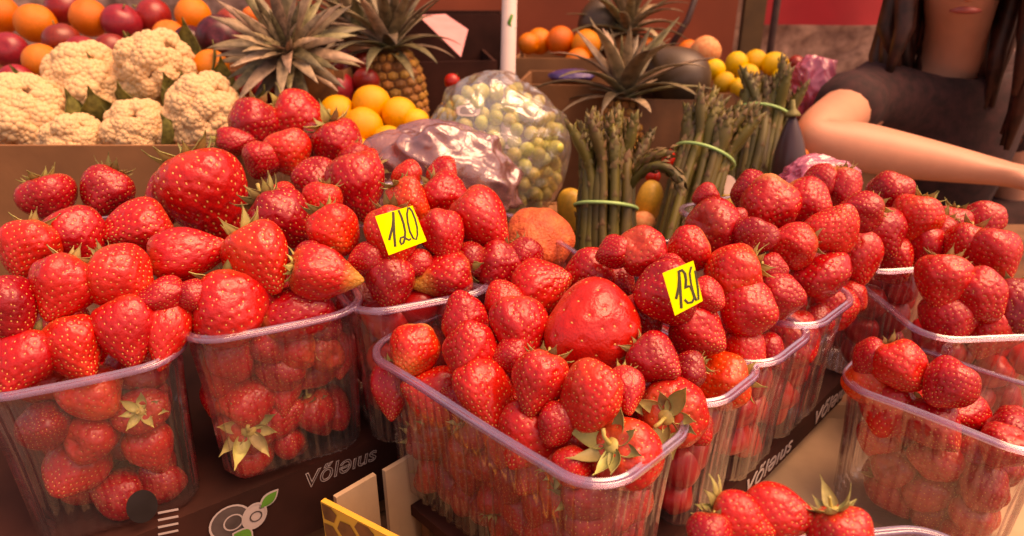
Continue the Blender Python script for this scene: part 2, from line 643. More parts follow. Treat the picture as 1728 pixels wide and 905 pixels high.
def tip_quat(pos, ang, tw, spin):
    """berry axis: the tip points to image direction ang (degrees, 90 = up), tw of the way to the camera"""
    v = (CAM - Vector(pos)).normalized()
    r = RIGHT - v * RIGHT.dot(v)
    r.normalize()
    u = v.cross(r)
    a = R(ang)
    c = math.sqrt(max(0, 1 - tw * tw))
    d = (r * math.cos(a) + u * math.sin(a)) * c + v * tw
    return frame(-d, spin)


# ---------------------------------------------------------------- clear punnets
def rrect(wx, ly, rad, n=10):
    pts = []
    for cx, cy, a0 in ((wx / 2 - rad, ly / 2 - rad, 0), (-wx / 2 + rad, ly / 2 - rad, 90),
                       (-wx / 2 + rad, -ly / 2 + rad, 180), (wx / 2 - rad, -ly / 2 + rad, 270)):
        for k in range(n + 1):
            a = R(a0 + 90 * k / n)
            pts.append((cx + rad * math.cos(a), cy + rad * math.sin(a), math.cos(a), math.sin(a)))
    # even resampling
    P = np.array(pts + pts[:1])
    d = np.r_[0, np.cumsum(np.hypot(*np.diff(P[:, :2], axis=0).T))]
    m = int(round(d[-1] / .0019))
    t = np.linspace(0, d[-1], m, endpoint=False)
    Q = np.stack([np.interp(t, d, P[:, i]) for i in range(4)], -1)
    Q[:, 2:] /= np.linalg.norm(Q[:, 2:], axis=1, keepdims=True)
    return Q, t, d[-1]


def punnet(label, B, yaw, W, L, hgt=.097, rad=.026, tilt=None, group='clear plastic punnets of strawberries'):
    """B = outer near corner of the rim (world), W runs along yaw, L along yaw + 90 degrees"""
    bx = Vector((math.cos(yaw), math.sin(yaw), 0))
    ly = Vector((-math.sin(yaw), math.cos(yaw), 0))
    cen = Vector(B) + bx * W / 2 + ly * L / 2
    t = thing('punnet', label, 'punnet', cen - Vector((0, 0, hgt)), rotz(yaw), group)
    Q, s, per = rrect(W - .012, L - .012, rad)
    n = len(Q)
    V, Fc = [], []
    ribs = round(per / .0088)
    wave = np.cos(2 * PI * ribs * s / per)
    rib = np.clip(wave, -.2, 1) ** 3
    jit = 1 + .3 * np.sin(s * 91)
    levels = [(0, 0, 0), (-.004, 0, 0), (-.010, -.0025, 0), (-.014, -.003, 1), (-.035, -.005, 1), (-.060, -.007, 1),
              (-hgt + .012, -.0095, 1), (-hgt + .005, -.013, .4), (-hgt + .001, -.019, 0), (-hgt, -.027, 0)]
    for z, off, rb in levels:
        o = off + rb * rib * jit * .0028
        V += list(np.stack([Q[:, 0] + Q[:, 2] * o, Q[:, 1] + Q[:, 3] * o, np.full(n, hgt + z)], -1))
    for i in range(len(levels) - 1):
        for k in range(n):
            a, b = i * n + k, i * n + (k + 1) % n
            Fc.append((a, a + n, b + n, b))
    Fc.append(tuple(range((len(levels) - 1) * n, len(levels) * n))[::-1])
    obj('tub_wall', mesh('tub_wall', V, Fc, M_PET), t)
    prof = [(-.0005, -.0010), (.0004, .0012), (.0014, .0014), (.0021, .0002), (.0034, .0001), (.0046, .0010), (.0054, .0004), (.0058, -.0026), (.0051, -.0028), (.0044, -.0009), (.0016, -.0012)]
    V, Fc = [], []
    for k in range(n):
        dz = .0006 * math.sin(s[k] * 47)
        for o, z in prof:
            V.append((Q[k, 0] + Q[k, 2] * o, Q[k, 1] + Q[k, 3] * o, hgt + z + dz))
    m = len(prof)
    for k in range(n):
        for j in range(m):
            a, b = k * m + j, k * m + (j + 1) % m
            c, d = ((k + 1) % n) * m + j, ((k + 1) % n) * m + (j + 1) % m
            Fc.append((a, b, d, c))
    obj('rim', mesh('rim', V, Fc, M_RIM), t)
    return dict(o=t, cen=cen, bx=bx, ly=ly, W=W, L=L, z=B[2], h=hgt)


def tuck(T, p, r):
    """a berry that reaches below the rim slides back along the line of sight until it lies inside the punnet"""
    d = (p - CAM).normalized()
    for _ in range(60):
        x, y, z = local(T, p)
        if z - r * .75 > .004 or z < -.03:
            break
        if y > -T['L'] / 2 + .009 + r * .9 and x > -T['W'] / 2 + .009 + r * .9 and x < T['W'] / 2 - .006 - r * .8:
            break
        if x > T['W'] / 2 - .006 - r * .8 and y > -T['L'] / 2 + .009 + r * .9:
            break
        p = p + d * .0015
    return p


def local(T, p):
    d = Vector(p) - T['cen']
    return d.dot(T['bx']), d.dot(T['ly']), p[2] - T['z']


def dome_pos(T, u, v, z0, bump):
    """surface of the heap: low along the sides that face the camera, rising inwards"""
    z = T['z'] + z0
    for _ in range(25):
        p = onz(u, v, z)
        x, y, _z = local(T, p)
        e = y + T['L'] / 2
        if T.get('both'):
            e = min(e, x + T['W'] / 2)
        e = min(1, max(0, e - .014) / .045)
        z = z * .6 + (T['z'] + z0 + bump * math.sin(e * PI / 2)) * .4
    return onz(u, v, z)


zT, zL = 1.05, 1.075
HL = .136
PB = onz(1016, 852, zT)
yT = R(45)
T1 = punnet('large clear punnet in front with a giant orange-red strawberry on its heap', PB, yT, .108, .230, .130)
bx, ly = T1['bx'], T1['ly']
T2 = punnet('clear punnet directly behind the front one, under the right end of the heap', onz(1199, 704, zT - .004), yT, .092, .20, .125)
T3 = punnet('clear punnet third in the right-hand row, holding the tag marked 130', onz(1292, 633, zT - .002), yT, .100, .20, .125)
T4 = punnet('clear punnet fourth in the right-hand row, beside the pink tissue', onz(1372, 566, zT), yT, .110, .20, .125)
yL = R(27)
T0 = punnet('clear punnet at the left edge, beside the large star shaped calyx', onz(322, 606, zL - .008) - Vector((math.cos(yL), math.sin(yL), 0)) * .13, yL, .13, .20, HL)
T5 = punnet('clear punnet with the large pale green star calyx behind its ribbed side', onz(300, 590, zL), yL, .132, .20, HL)
c5 = T5['cen'] + T5['bx'] * .066 - T5['ly'] * .1
T6 = punnet('clear punnet under the tag marked 120, right of the star calyx punnet', onz(594, 540, zL - .001), yL, .125, .20, HL)
T7 = punnet('clear punnet at the right end of the left-hand row, behind the front punnet', onz(806, 500, zL - .002), yL, .120, .18, HL)
T8 = punnet('clear punnet of strawberries behind the left row, in front of the yellow oranges', onz(452, 330, 1.095), R(20), .17, .13, .148)
T9 = punnet('clear punnet at the right edge raised behind the heap, near the pink tissue', onz(1300, 420, 1.055), R(30), .16, .15, .150)
_c = onz(1400, 642, 1.0)
T10 = punnet('clear punnet low at the right edge with one orange-red strawberry on top', _c - ly * .15, yT, .11, .15, .130)
_c = onz(1185, 915, 1.03)
T11 = punnet('clear punnet in the bottom right corner under leafy strawberries', _c - Vector((-math.sin(R(6)), math.cos(R(6)), 0)) * .12, R(6), .14, .12)
T12 = punnet('clear punnet at the right margin below the bare forearm', onz(1562, 575, 1.02), R(2), .155, .23, .130)
T13 = punnet('clear punnet right of the pink tissue, behind the low punnet', onz(1462, 462, 1.045), R(8), .105, .17, .142)

T1['both'] = T10['both'] = True
T14 = punnet('clear punnet behind the far left one, in front of the cauliflower tray', T0['cen'] - T0['bx'] * .065 + T0['ly'] * .104, yL, .13, .16, HL)

# ---------------------------------------------------------------- strawberries one can point to in the photograph
# u, v, width px, length px, tip direction (deg), towards camera, kind, colour, leaves, label
G_FRONT = 'strawberries heaped in the front punnet'
FRONT = [
    (698, 592, 80, 82, 250, .5, 'r', 'y', '', 'small round orange-red strawberry with a yellow streak at the left corner of the front punnet'),
    (783, 535, 78, 80, 100, .2, 'r', 'r', '', 'strawberry half hidden at the back left edge of the front punnet'),
    (795, 588, 92, 90, 95, .5, 'r', 'r', 's', 'plump red strawberry just right of the yellow streaked one'),
    (878, 560, 100, 108, 275, .35, 'c', 'o', '', 'upright blunt strawberry directly left of the giant orange-red one'),
    (848, 506, 66, 62, 120, .3, 'r', 'o', 's', 'small bright strawberry with a thin green stem above the upright blunt one'),
    (918, 482, 104, 92, 20, .35, 'c', 'r', '', 'large glossy pink-red strawberry behind the giant one, on its left'),
    (993, 463, 88, 76, 200, .3, 'r', 'r', '', 'glossy strawberry directly behind the giant one, below the left asparagus'),
    (1045, 475, 52, 56, 320, .4, 'r', 'd', '', 'small dark strawberry wedged behind the giant one on its right'),
    (1005, 556, 160, 136, 335, .25, 'g', 'O', '', 'giant smooth orange-red strawberry crowning the front heap'),
    (1088, 535, 72, 78, 300, .3, 'c', 'r', '', 'seedy strawberry tucked under the right flank of the giant one'),
    (1108, 610, 92, 82, 330, .4, 'c', 'd', '', 'dark shiny strawberry right of the giant one, above the green star calyx'),
    (728, 664, 96, 100, 165, .3, 'c', 'o', 'm', 'bright cone shaped strawberry by the left rim of the front punnet, stem to the right'),
    (820, 666, 108, 116, 290, .35, 'w', 'r', '', 'broad pinkish red strawberry with a dry stem on its left'),
    (662, 660, 66, 92, 270, .2, 'c', 'r', '', 'strawberry leaning inside the leftmost corner of the front rim'),
    (908, 650, 98, 100, 250, .2, 'c', 'r', 'm', 'strawberry under the giant one with a yellowish leaf strap across its top'),
    (1000, 668, 112, 100, 300, .45, 'f', 'o', '', 'seedy double-lobed strawberry in front of the giant one'),
    (1056, 662, 62, 76, 280, .4, 'c', 'r', '', 'narrow glossy strawberry pressed to the right of the double-lobed one'),
    (1138, 694, 108, 112, 35, -.95, 'r', 'o', 'L', 'strawberry with a green star calyx facing the viewer at the right rim'),
    (1062, 770, 116, 112, 328, -.80, 'r', 'o', 'L', 'strawberry with a large yellow-green calyx at the front corner of the rim'),
    (888, 742, 114, 98, 240, .3, 'c', 'r', '', 'smooth strawberry lying on the long front rim'),
    (966, 790, 66, 60, 280, .3, 'r', 'r', '', 'small strawberry low beside the large yellow-green calyx'),
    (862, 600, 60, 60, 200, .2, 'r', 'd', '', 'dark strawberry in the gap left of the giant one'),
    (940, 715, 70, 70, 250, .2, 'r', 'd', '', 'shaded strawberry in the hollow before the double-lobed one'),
    (1175, 720, 60, 60, 300, .1, 'r', 'r', '', 'strawberry sunk behind the right rim under the green star calyx'),
]
MID = [
    (1214, 643, 96, 84, 190, .35, 'r', 'o', 's', 'orange-red strawberry with green tuft on top behind the green star one'),
    (1184, 564, 98, 84, 330, .35, 'c', 'r', '', 'shiny strawberry directly below the tag marked 130'),
    (1259, 590, 66, 72, 300, .35, 'r', 'r', '', 'glossy strawberry right of the one below the tag marked 130'),
    (1300, 595, 52, 62, 300, .3, 'c', 'd', '', 'narrow strawberry at the joint of the second and third rims'),
    (1160, 625, 60, 56, 200, .2, 'r', 'd', 's', 'dark strawberry above the green star calyx, showing a bit of leaf'),
    (1336, 572, 80, 88, 280, .3, 'b', 'r', '', 'blocky strawberry standing at the third rim of the right-hand row'),
]
REAR = [
    (1266, 522, 94, 84, 340, .35, 'r', 'r', '', 'round strawberry two places right of the tag marked 130'),
    (1320, 500, 76, 66, 350, .3, 'r', 'd', '', 'dark red strawberry in the middle of the right-hand heap'),
    (1410, 516, 78, 66, 10, .35, 'r', 'r', '', 'strawberry with pink sheen at the tip of the right-hand heap by the fourth rim'),
    (1122, 496, 108, 92, 200, .3, 'r', 'd', '', 'dark strawberry right behind the tag marked 130'),
    (1192, 500, 58, 60, 320, .4, 'r', 'r', '', 'small shiny strawberry peeping out right of the tag marked 130'),
    (1237, 461, 96, 82, 200, .3, 'b', 'o', 's', 'blocky bright strawberry above and right of the tag marked 130'),
    (1305, 456, 54, 42, 350, .3, 'r', 'd', '', 'small dark strawberry between larger ones in the right-hand heap'),
    (1336, 416, 74, 66, 190, .3, 'r', 'o', '', 'bright round strawberry left of the orange blushed one'),
    (1386, 462, 100, 80, 20, .35, 'f', 'r', '', 'lumpy pink-red strawberry right of centre in the right-hand heap'),
    (1372, 430, 56, 46, 20, .35, 'r', 'r', '', 'pink strawberry squeezed under the orange blushed one'),
    (1384, 541, 54, 40, 350, .3, 'r', 'd', '', 'strawberry low at the notch before the fourth rim'),
    (1446, 440, 72, 82, 280, .3, 'c', 'r', '', 'strawberry at the far right beside the lumpy pink-red one'),
    (1440, 500, 44, 50, 300, .3, 'r', 'r', '', 'small strawberry by the far right edge above the fourth rim'),
]
BACK = [
    (1270, 405, 68, 66, 250, .35, 'c', 'd', '', 'dark cone shaped strawberry below the big dull one'),
    (1208, 386, 96, 84, 340, -.80, 'r', 'd', '', 'dark strawberry with a bare pitted top near the middle asparagus'),
    (1297, 351, 98, 88, 260, .3, 'b', 'p', '', 'big dull pinkish strawberry at the top of the right-hand heap'),
    (1160, 421, 76, 66, 200, .3, 'r', 'p', '', 'matt strawberry in front of the middle asparagus bundle'),
    (1084, 427, 82, 68, 300, -.80, 'r', 'r', '', 'strawberry with a pitted top right of the left asparagus bundle'),
    (1036, 426, 56, 56, 200, .2, 'r', 'r', '', 'small strawberry at the foot of the left asparagus bundle'),
    (1266, 325, 72, 56, 190, .2, 'r', 'd', '', 'strawberry behind the big dull one by the right-hand asparagus'),
    (1362, 346, 82, 76, 330, .3, 'r', 'p', '', 'smooth rosy strawberry right of the big dull one'),
    (1408, 384, 92, 78, 60, .3, 'w', 'O', '', 'orange strawberry with a yellow blush on its top at the far right'),
    (1450, 360, 66, 66, 200, .3, 'r', 'r', '', 'strawberry at the right edge behind the yellow blushed one'),
    (1384, 312, 66, 56, 200, .3, 'r', 'p', '', 'strawberry behind the smooth rosy one beside the pink tissue'),
    (1424, 318, 52, 68, 270, .3, 'b', 'p', '', 'upright pale strawberry in front of the pink tissue'),
    (1190, 330, 40, 40, 200, .2, 'r', 'd', '', 'strawberry sunk behind the pitted dark one'),
    (1240, 372, 40, 40, 200, .2, 'r', 'd', '', 'strawberry sunk between the pitted dark one and the big dull one'),
    (1130, 460, 60, 50, 200, .2, 'r', 'd', '', 'strawberry sunk in front of the matt one, above the tag marked 130'),
]
LEFT = [
    (352, 342, 156, 152, 295, .15, 'h', 'r', 's', 'huge seedy wedge shaped strawberry at the upper left with a leaf strap'),
    (322, 428, 86, 124, 10, .15, 'c', 'o', '', 'cone shaped strawberry pointing right under the huge wedge'),
    (278, 345, 66, 110, 250, .2, 'c', 'r', '', 'strawberry behind the huge wedge at the left edge'),
    (441, 445, 118, 122, 300, .40, 'w', 'o', '', 'big seedy strawberry with pale edge right of the one pointing right'),
    (384, 524, 124, 112, 265, .35, 'b', 'o', 'm', 'seedy strawberry with pink sheen over the rim, withered calyx on its left'),
    (502, 528, 88, 108, 12, .25, 'b', 'p', '', 'mottled pale strawberry lying along the rim of the star calyx punnet'),
    (478, 372, 100, 96, 310, .35, 'r', 'd', 'L', 'dark strawberry with an upright green star calyx behind it'),
    (530, 306, 82, 66, 170, .25, 'r', 'r', '', 'strawberry below the yellow card corner at the back'),
    (542, 343, 66, 62, 250, .3, 'r', 'o', '', 'strawberry above the round glossy one left of the tag marked 120'),
    (564, 391, 84, 80, 300, .45, 'r', 'o', '', 'round glossy strawberry left of the tag marked 120'),
    (604, 318, 90, 108, 280, .25, 'c', 'r', '', 'hanging heart shaped strawberry above the tag marked 120'),
    (553, 462, 80, 112, 350, .15, 'c', 't', '', 'strawberry with a yellow-green tip below the round glossy one'),
    (605, 512, 72, 68, 95, .3, 'r', 'r', '', 'strawberry rising through the notch between the two left rims'),
    (660, 482, 80, 88, 270, .25, 'c', 'd', '', 'dark strawberry below the tag marked 120'),
    (744, 464, 108, 92, 200, .25, 'w', 't', '', 'seedy strawberry with a pale yellow tip by the left-hand rim'),
    (662, 398, 88, 92, 270, .3, 'r', 'o', '', 'orange-red strawberry right behind the tag marked 120'),
    (690, 345, 80, 76, 300, .1, 'f', 'O', 's', 'orange strawberry leaning above the tag marked 120 with green leaves'),
    (748, 402, 72, 90, 290, .3, 'c', 'r', '', 'strawberry with bright glints right of the tag marked 120'),
    (752, 335, 82, 74, 320, .25, 'r', 'r', 's', 'upper strawberry in front of the mauve bag'),
    (745, 298, 66, 46, 170, .2, 'r', 'r', '', 'strawberry at the very top in front of the mauve bag'),
    (816, 378, 80, 112, 310, .2, 'c', 'r', '', 'cone shaped strawberry pointing down to the right below the mauve bag'),
    (840, 452, 86, 76, 250, .3, 'b', 'd', 's', 'dark blocky strawberry with a withered stem at the right end of the left row'),
    (886, 436, 62, 62, 300, .2, 'r', 'd', 's', 'small dark strawberry in front of the knobbly orange one'),
    (686, 300, 60, 44, 170, .2, 'r', 'o', '', 'strawberry peeping up left of the top one'),
    (618, 282, 60, 40, 170, .2, 'r', 'r', '', 'strawberry right behind the hanging heart shaped one'),
    (472, 338, 62, 46, 170, .2, 'r', 'r', '', 'small strawberry before the upright green star calyx'),
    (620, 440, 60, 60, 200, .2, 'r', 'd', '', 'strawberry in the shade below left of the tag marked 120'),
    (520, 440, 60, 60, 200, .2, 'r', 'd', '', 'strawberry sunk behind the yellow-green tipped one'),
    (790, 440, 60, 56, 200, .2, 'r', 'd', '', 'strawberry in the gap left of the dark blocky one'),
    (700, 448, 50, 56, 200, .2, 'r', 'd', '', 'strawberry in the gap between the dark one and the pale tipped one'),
    (430, 500, 60, 60, 200, .2, 'r', 'd', '', 'strawberry in the shade behind the mottled pale one'),
]
EDGE = [
    (282, 562, 74, 114, 262, .25, 'c', 'o', '', 'seedy strawberry with a pale tip over the left-hand rim'),
    (272, 500, 58, 74, 200, .2, 'r', 'd', '', 'dark strawberry above the seedy one at the left rim'),
    (322, 497, 52, 52, 160, .0, 'r', 'd', 's', 'dark strawberry with a green bud like stem left of the pink sheened one'),
    (215, 565, 100, 110, 280, .3, 'c', 'r', 's', 'strawberry leaning on the far left rim beside the seedy pale tipped one'),
    (125, 590, 104, 104, 300, .3, 'w', 'o', '', 'broad strawberry second from the left on the far left rim'),
    (38, 615, 100, 108, 250, .3, 'c', 'r', 'm', 'leftmost strawberry on the far left rim, calyx upwards'),
    (205, 470, 104, 96, 320, .3, 'r', 'o', '', 'round strawberry in the middle of the far left heap'),
    (105, 490, 100, 104, 250, .3, 'c', 'r', 's', 'strawberry with green leaves in the middle of the far left heap'),
    (10, 520, 100, 100, 300, .3, 'r', 'd', '', 'dark strawberry at the left margin of the far left heap'),
    (225, 385, 110, 100, 200, .3, 'w', 'r', '', 'broad strawberry at the top of the far left heap, left of the huge wedge'),
    (130, 400, 92, 94, 300, .3, 'r', 'r', '', 'strawberry at the top of the far left heap, second from the huge wedge'),
    (45, 425, 96, 90, 250, .3, 'c', 'o', 's', 'strawberry at the back left of the far left heap'),
    (180, 325, 80, 74, 250, .3, 'r', 'd', '', 'dark strawberry highest in the far left heap'),
    (85, 340, 80, 76, 290, .3, 'c', 'r', '', 'strawberry at the back of the far left heap below the cauliflower'),
]
TOP = [
    (427, 212, 82, 76, 250, .25, 'b', 'r', '', 'strawberry leftmost in the rear punnet, in front of the cauliflower'),
    (503, 202, 94, 76, 330, .25, 'r', 'r', '', 'topmost strawberry in the rear punnet under the pineapple crown'),
    (488, 262, 78, 74, 290, .35, 'c', 'o', '', 'heart shaped strawberry in the middle of the rear punnet'),
    (442, 272, 62, 56, 250, .3, 'r', 'r', '', 'strawberry left of the heart shaped one in the rear punnet'),
    (572, 247, 82, 80, 290, .15, 'r', 'r', 'L', 'strawberry with a green calyx on its left in front of the yellow oranges'),
    (398, 240, 46, 60, 350, .2, 'r', 'd', 's', 'shaded strawberry at the left of the rear punnet with dark green leaves'),
    (536, 236, 50, 50, 250, .2, 'r', 'd', '', 'strawberry sunk behind the heart shaped one in the rear punnet'),
    (600, 272, 60, 50, 300, .2, 'r', 'd', '', 'strawberry at the right end of the rear punnet below the yellow oranges'),
]
LOW = [
    (1468, 655, 72, 76, 290, .3, 'c', 'O', '', 'orange-red strawberry on top of the low punnet at the right edge'),
    (1500, 690, 90, 90, 250, .3, 'r', 'r', 's', 'strawberry right of the orange-red one in the low punnet'),
    (1520, 620, 84, 80, 300, .3, 'r', 'o', '', 'strawberry behind the orange-red one in the low punnet'),
    (1580, 720, 84, 90, 300, .3, 'c', 'r', '', 'strawberry at the right-hand corner of the low punnet'),
    (1600, 650, 80, 80, 220, .3, 'r', 'd', '', 'strawberry at the right-hand back of the low punnet'),
    (1470, 605, 60, 60, 220, .3, 'r', 'd', '', 'strawberry at the far side of the low punnet'),
]
MARGIN = [
    (1500, 330, 70, 70, 250, .3, 'r', 'r', '', 'strawberry topmost in the punnet right of the pink tissue'),
    (1490, 395, 80, 80, 290, .3, 'c', 'r', '', 'strawberry leftmost in the punnet right of the pink tissue'),
    (1545, 370, 76, 72, 250, .3, 'r', 'o', 's', 'strawberry with small leaves in the punnet right of the pink tissue'),
    (1505, 445, 80, 78, 300, .3, 'w', 'r', '', 'broad strawberry over the near rim right of the pink tissue'),
    (1560, 425, 72, 76, 260, .3, 'c', 'd', '', 'dark strawberry at the right side of the punnet right of the pink tissue'),
]
MARGIN2 = [
    (1590, 480, 86, 84, 260, .3, 'c', 'r', '', 'strawberry at the near left of the right margin punnet'),
    (1650, 500, 86, 84, 300, .3, 'r', 'o', '', 'bright strawberry in the middle of the right margin punnet'),
    (1625, 420, 80, 78, 250, .3, 'w', 'r', 's', 'broad leafy strawberry in the right margin punnet'),
    (1680, 435, 80, 84, 290, .3, 'c', 'r', '', 'strawberry highest in the right margin punnet'),
    (1710, 520, 86, 84, 270, .3, 'r', 'd', '', 'dark strawberry at the edge of the right margin punnet'),
    (1600, 540, 80, 80, 270, .3, 'r', 'r', '', 'strawberry over the near rim of the right margin punnet'),
    (1665, 565, 80, 84, 250, .3, 'c', 'o', '', 'cone shaped strawberry over the near rim of the right margin punnet'),
    (1600, 385, 66, 66, 250, .3, 'r', 'r', '', 'strawberry at the back of the right margin punnet'),
    (1580, 400, 66, 66, 250, .3, 'r', 'd', '', 'dark strawberry at the back left of the right margin punnet'),
    (1655, 378, 66, 66, 250, .3, 'r', 'r', '', 'strawberry at the far right back of the right margin punnet'),
]
CORNER = [
    (1252, 878, 92, 96, 335, .10, 'c', 'o', 'L', 'strawberry in the bottom right corner with long pale leaves on its left'),
    (1320, 868, 92, 108, 345, .2, 'c', 'r', '', 'seedy strawberry pointing right, behind the leafy one in the bottom corner'),
    (1420, 905, 96, 90, 280, -.3, 'r', 'r', 'L', 'strawberry in the bottom right corner with tall yellow leaves on top'),
    (1195, 905, 70, 70, 250, .2, 'r', 'r', 's', 'strawberry at the bottom edge, left of the leafy corner one'),
]
INSIDE = [                       # seen through the ribbed side of the star calyx punnet: u, v, metres behind the side
    (392, 618, 118, 84, 355, .2, 'c', 'r', '', 'strawberry lying just below the rim behind the clear side', .012),
    (480, 655, 66, 100, 270, .25, 'c', 'o', '', 'tall bright strawberry hanging tip down behind the clear side', .006),
    (530, 626, 76, 80, 230, .25, 'c', 'd', 's', 'dark strawberry with a small green stem behind the clear side', .012),
    (420, 712, 110, 104, 90, -.96, 'r', 'r', 'L', 'strawberry showing a large pale green star calyx through the clear side', .004),
    (535, 700, 78, 92, 300, -.55, 'c', 'r', 'L', 'strawberry with a smaller drooping star calyx through the clear side', .006),
    (430, 766, 92, 62, 350, .3, 'r', 'o', '', 'bright strawberry low behind the clear side, under the large star calyx', .006),
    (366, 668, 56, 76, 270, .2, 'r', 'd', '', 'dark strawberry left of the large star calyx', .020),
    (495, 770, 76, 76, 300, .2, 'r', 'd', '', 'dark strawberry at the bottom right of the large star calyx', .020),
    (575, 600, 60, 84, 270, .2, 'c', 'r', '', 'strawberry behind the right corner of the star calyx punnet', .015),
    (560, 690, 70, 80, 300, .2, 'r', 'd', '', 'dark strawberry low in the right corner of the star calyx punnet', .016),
]


def lay(T, rows, z0, bump, group):
    for u, v, wp, lp, ang, tw, kind, col, cx, label in rows:
        if not cx and tw >= 0 and kind != 'g' and rnd.random() < .45:
            cx = 's'
        far = 'calyx facing' in label or 'large yellow-green calyx at' in label
        p = dome_pos(T, u, v, z0, bump)
        if T is not T9 and T is not T8 and 'calyx facing' not in label and 'large yellow-green calyx at' not in label:
            p = tuck(T, p, min(wp, lp) * depth(p) / F * .54)
        if any(k in label for k in ('sunk', 'hollow', 'shade', ' gap ', 'wedged', 'tucked', 'half hidden', 'low beside')):
            p = p + (p - CAM).normalized() * .012
        if far:
            p = p + (p - CAM).normalized() * .021
        d = depth(p)
        w, l = wp * d / F * 1.13, lp * d / F * 1.13
        q = tip_quat(p, ang, tw, rnd.uniform(0, 6.28))
        o = put_berry(p, q, w, l, kind, col, cx, label, group)
        BERRIES.append([np.array(p), min(w, l) * .47, True])


lay(T1, FRONT, .002, .026, G_FRONT)
lay(T2, MID, .002, .030, 'strawberries in the second and third punnets of the right-hand row')
lay(T3, REAR[:], .004, .050, 'strawberries in the third and fourth punnets of the right-hand row')
lay(T9, BACK, .054, .022, 'strawberries at the back of the right-hand heap')
lay(T5, LEFT[:11] + LEFT[25:26] + LEFT[27:28] + LEFT[30:], .005, .036, 'strawberries heaped in the left-hand row')
lay(T6, LEFT[11:20] + LEFT[23:25] + LEFT[26:27] + LEFT[29:30], .012, .036, 'strawberries heaped in the left-hand row')
lay(T7, LEFT[20:23] + LEFT[28:29], .012, .030, 'strawberries heaped in the left-hand row')
lay(T0, EDGE, .012, .036, 'strawberries in the far left punnet')
lay(T8, TOP, .014, .024, 'strawberries in the rear punnet')
lay(T10, LOW, .012, .012, 'strawberries in the low punnet at the right edge')
lay(T13, MARGIN, .012, .03, 'strawberries in the punnet right of the pink tissue')
lay(T12, MARGIN2, .012, .03, 'strawberries in the right margin punnet')
lay(T11, CORNER, .016, .01, 'strawberries in the bottom right punnet')
for u, v, wp, lp, ang, tw, kind, col, cx, label, back in INSIDE:
    # behind the near side wall of T5: the wall leans in about 1.2 cm over its height
    r = ray(u, v)
    n = T5['ly']
    for inset in (0.012,):
        p0 = T5['cen'] - n * (T5['L'] / 2 - .010 - inset)
        w0 = wp * .43 / F / 2
        off = back + w0 * .92
        t = (p0 + n * off - CAM).dot(n) / r.dot(n)
    p = CAM + r * t
    d = depth(p)
    w, l = wp * d / F, lp * d / F
    put_berry(p, tip_quat(p, ang, tw, rnd.uniform(0, 6.28)), w, l, kind, col, cx, label, 'strawberries seen through the side of the star calyx punnet')
    BERRIES.append([np.array(p), min(w, l) * .47, True])

# ---------------------------------------------------------------- strawberries deeper in the punnets
DEEP = []
ROOMS = [(T1, 62, 'front punnet', 1.0), (T2, 20, 'second punnet of the right row', 1), (T3, 22, 'third punnet of the right row', 1),
         (T4, 20, 'fourth punnet of the right row', 1), (T0, 32, 'punnet at the left edge', 1.1), (T5, 36, 'star calyx punnet', 1.1),
         (T6, 26, 'punnet under tag 120', 1.1), (T7, 14, 'last punnet of the left row', 1), (T10, 26, 'low right punnet', 1), (T12, 26, 'right margin punnet', 1), (T13, 14, 'punnet beside the tissue', 1)]
for T, cnt, nm, k in ROOMS:
    for i in range(cnt):
        r = rnd.uniform(.0155, .0195) * k
        front = rnd.random() < .75
        x = rnd.uniform(-1, 1) * (T['W'] / 2 - .034)
        y = rnd.uniform(-1, 1) * (T['L'] / 2 - .034)
        if front:                                # near the two sides that face the camera
            if rnd.random() < T['L'] / (T['L'] + T['W']) and T in (T1, T0):
                x = -(T['W'] / 2 - .034)
            elif T in (T1, T2, T3, T4):
                y = -(T['L'] / 2 - .034) if rnd.random() < .6 else y
            else:
                y = -(T['L'] / 2 - .036)
        z = -rnd.uniform(.024, T['h'] - .02)
        DEEP.append([T, np.array([x, y, z]), r, nm])
fixed = np.array([b[0] for b in BERRIES])
fr = np.array([b[1] for b in BERRIES])


def wpos(d):
    T = d[0]
    return np.array(T['cen'] + T['bx'] * d[1][0] + T['ly'] * d[1][1]) + np.array([0, 0, d[1][2]])


for it in range(40):
    P = np.array([wpos(d) for d in DEEP])
    rr = np.array([d[2] for d in DEEP])
    A = np.vstack([P, fixed])
    RR = np.r_[rr, fr]
    D = P[:, None] - A[None]
    dist = np.linalg.norm(D, axis=2) + 1e-9
    lap = np.clip((rr[:, None] + RR[None]) * .93 - dist, 0, None)
    lap[np.arange(len(P)), np.arange(len(P))] = 0
    wgt = np.where(np.arange(len(A)) < len(P), .5, .9)
    mv = (D / dist[..., None] * (lap * wgt)[..., None]).sum(1) * .6
    for i, d in enumerate(DEEP):
        T = d[0]
        m = Vector(mv[i])
        d[1] = d[1] + np.array([m.dot(T['bx']), m.dot(T['ly']), m.z - .0004])
        lean = .006 + .010 * min(1, max(0, -d[1][2]) / T['h'])
        lx, lyy = T['W'] / 2 - .008 - lean - d[2], T['L'] / 2 - .008 - lean - d[2]
        d[1][0] = min(lx, max(-lx, d[1][0]))
        d[1][1] = min(lyy, max(-lyy, d[1][1]))
        d[1][2] = min(-.022, max(-T['h'] + d[2] + .003, d[1][2]))
# drop those still stuck in another berry
P = np.array([wpos(d) for d in DEEP])
keep = []
for i, d in enumerate(DEEP):
    bad = (np.linalg.norm(fixed - P[i], axis=1) < (fr + d[2]) * .55).any() or any(np.linalg.norm(P[j] - P[i]) < (DEEP[j][2] + d[2]) * .5 for j in keep)
    if not bad:
        keep.append(i)
budget = 296 - len(BERRIES)
order = sorted(keep, key=lambda i: (DEEP[i][0] not in (T1, T0, T5, T10), np.linalg.norm(P[i] - np.array(CAM))))


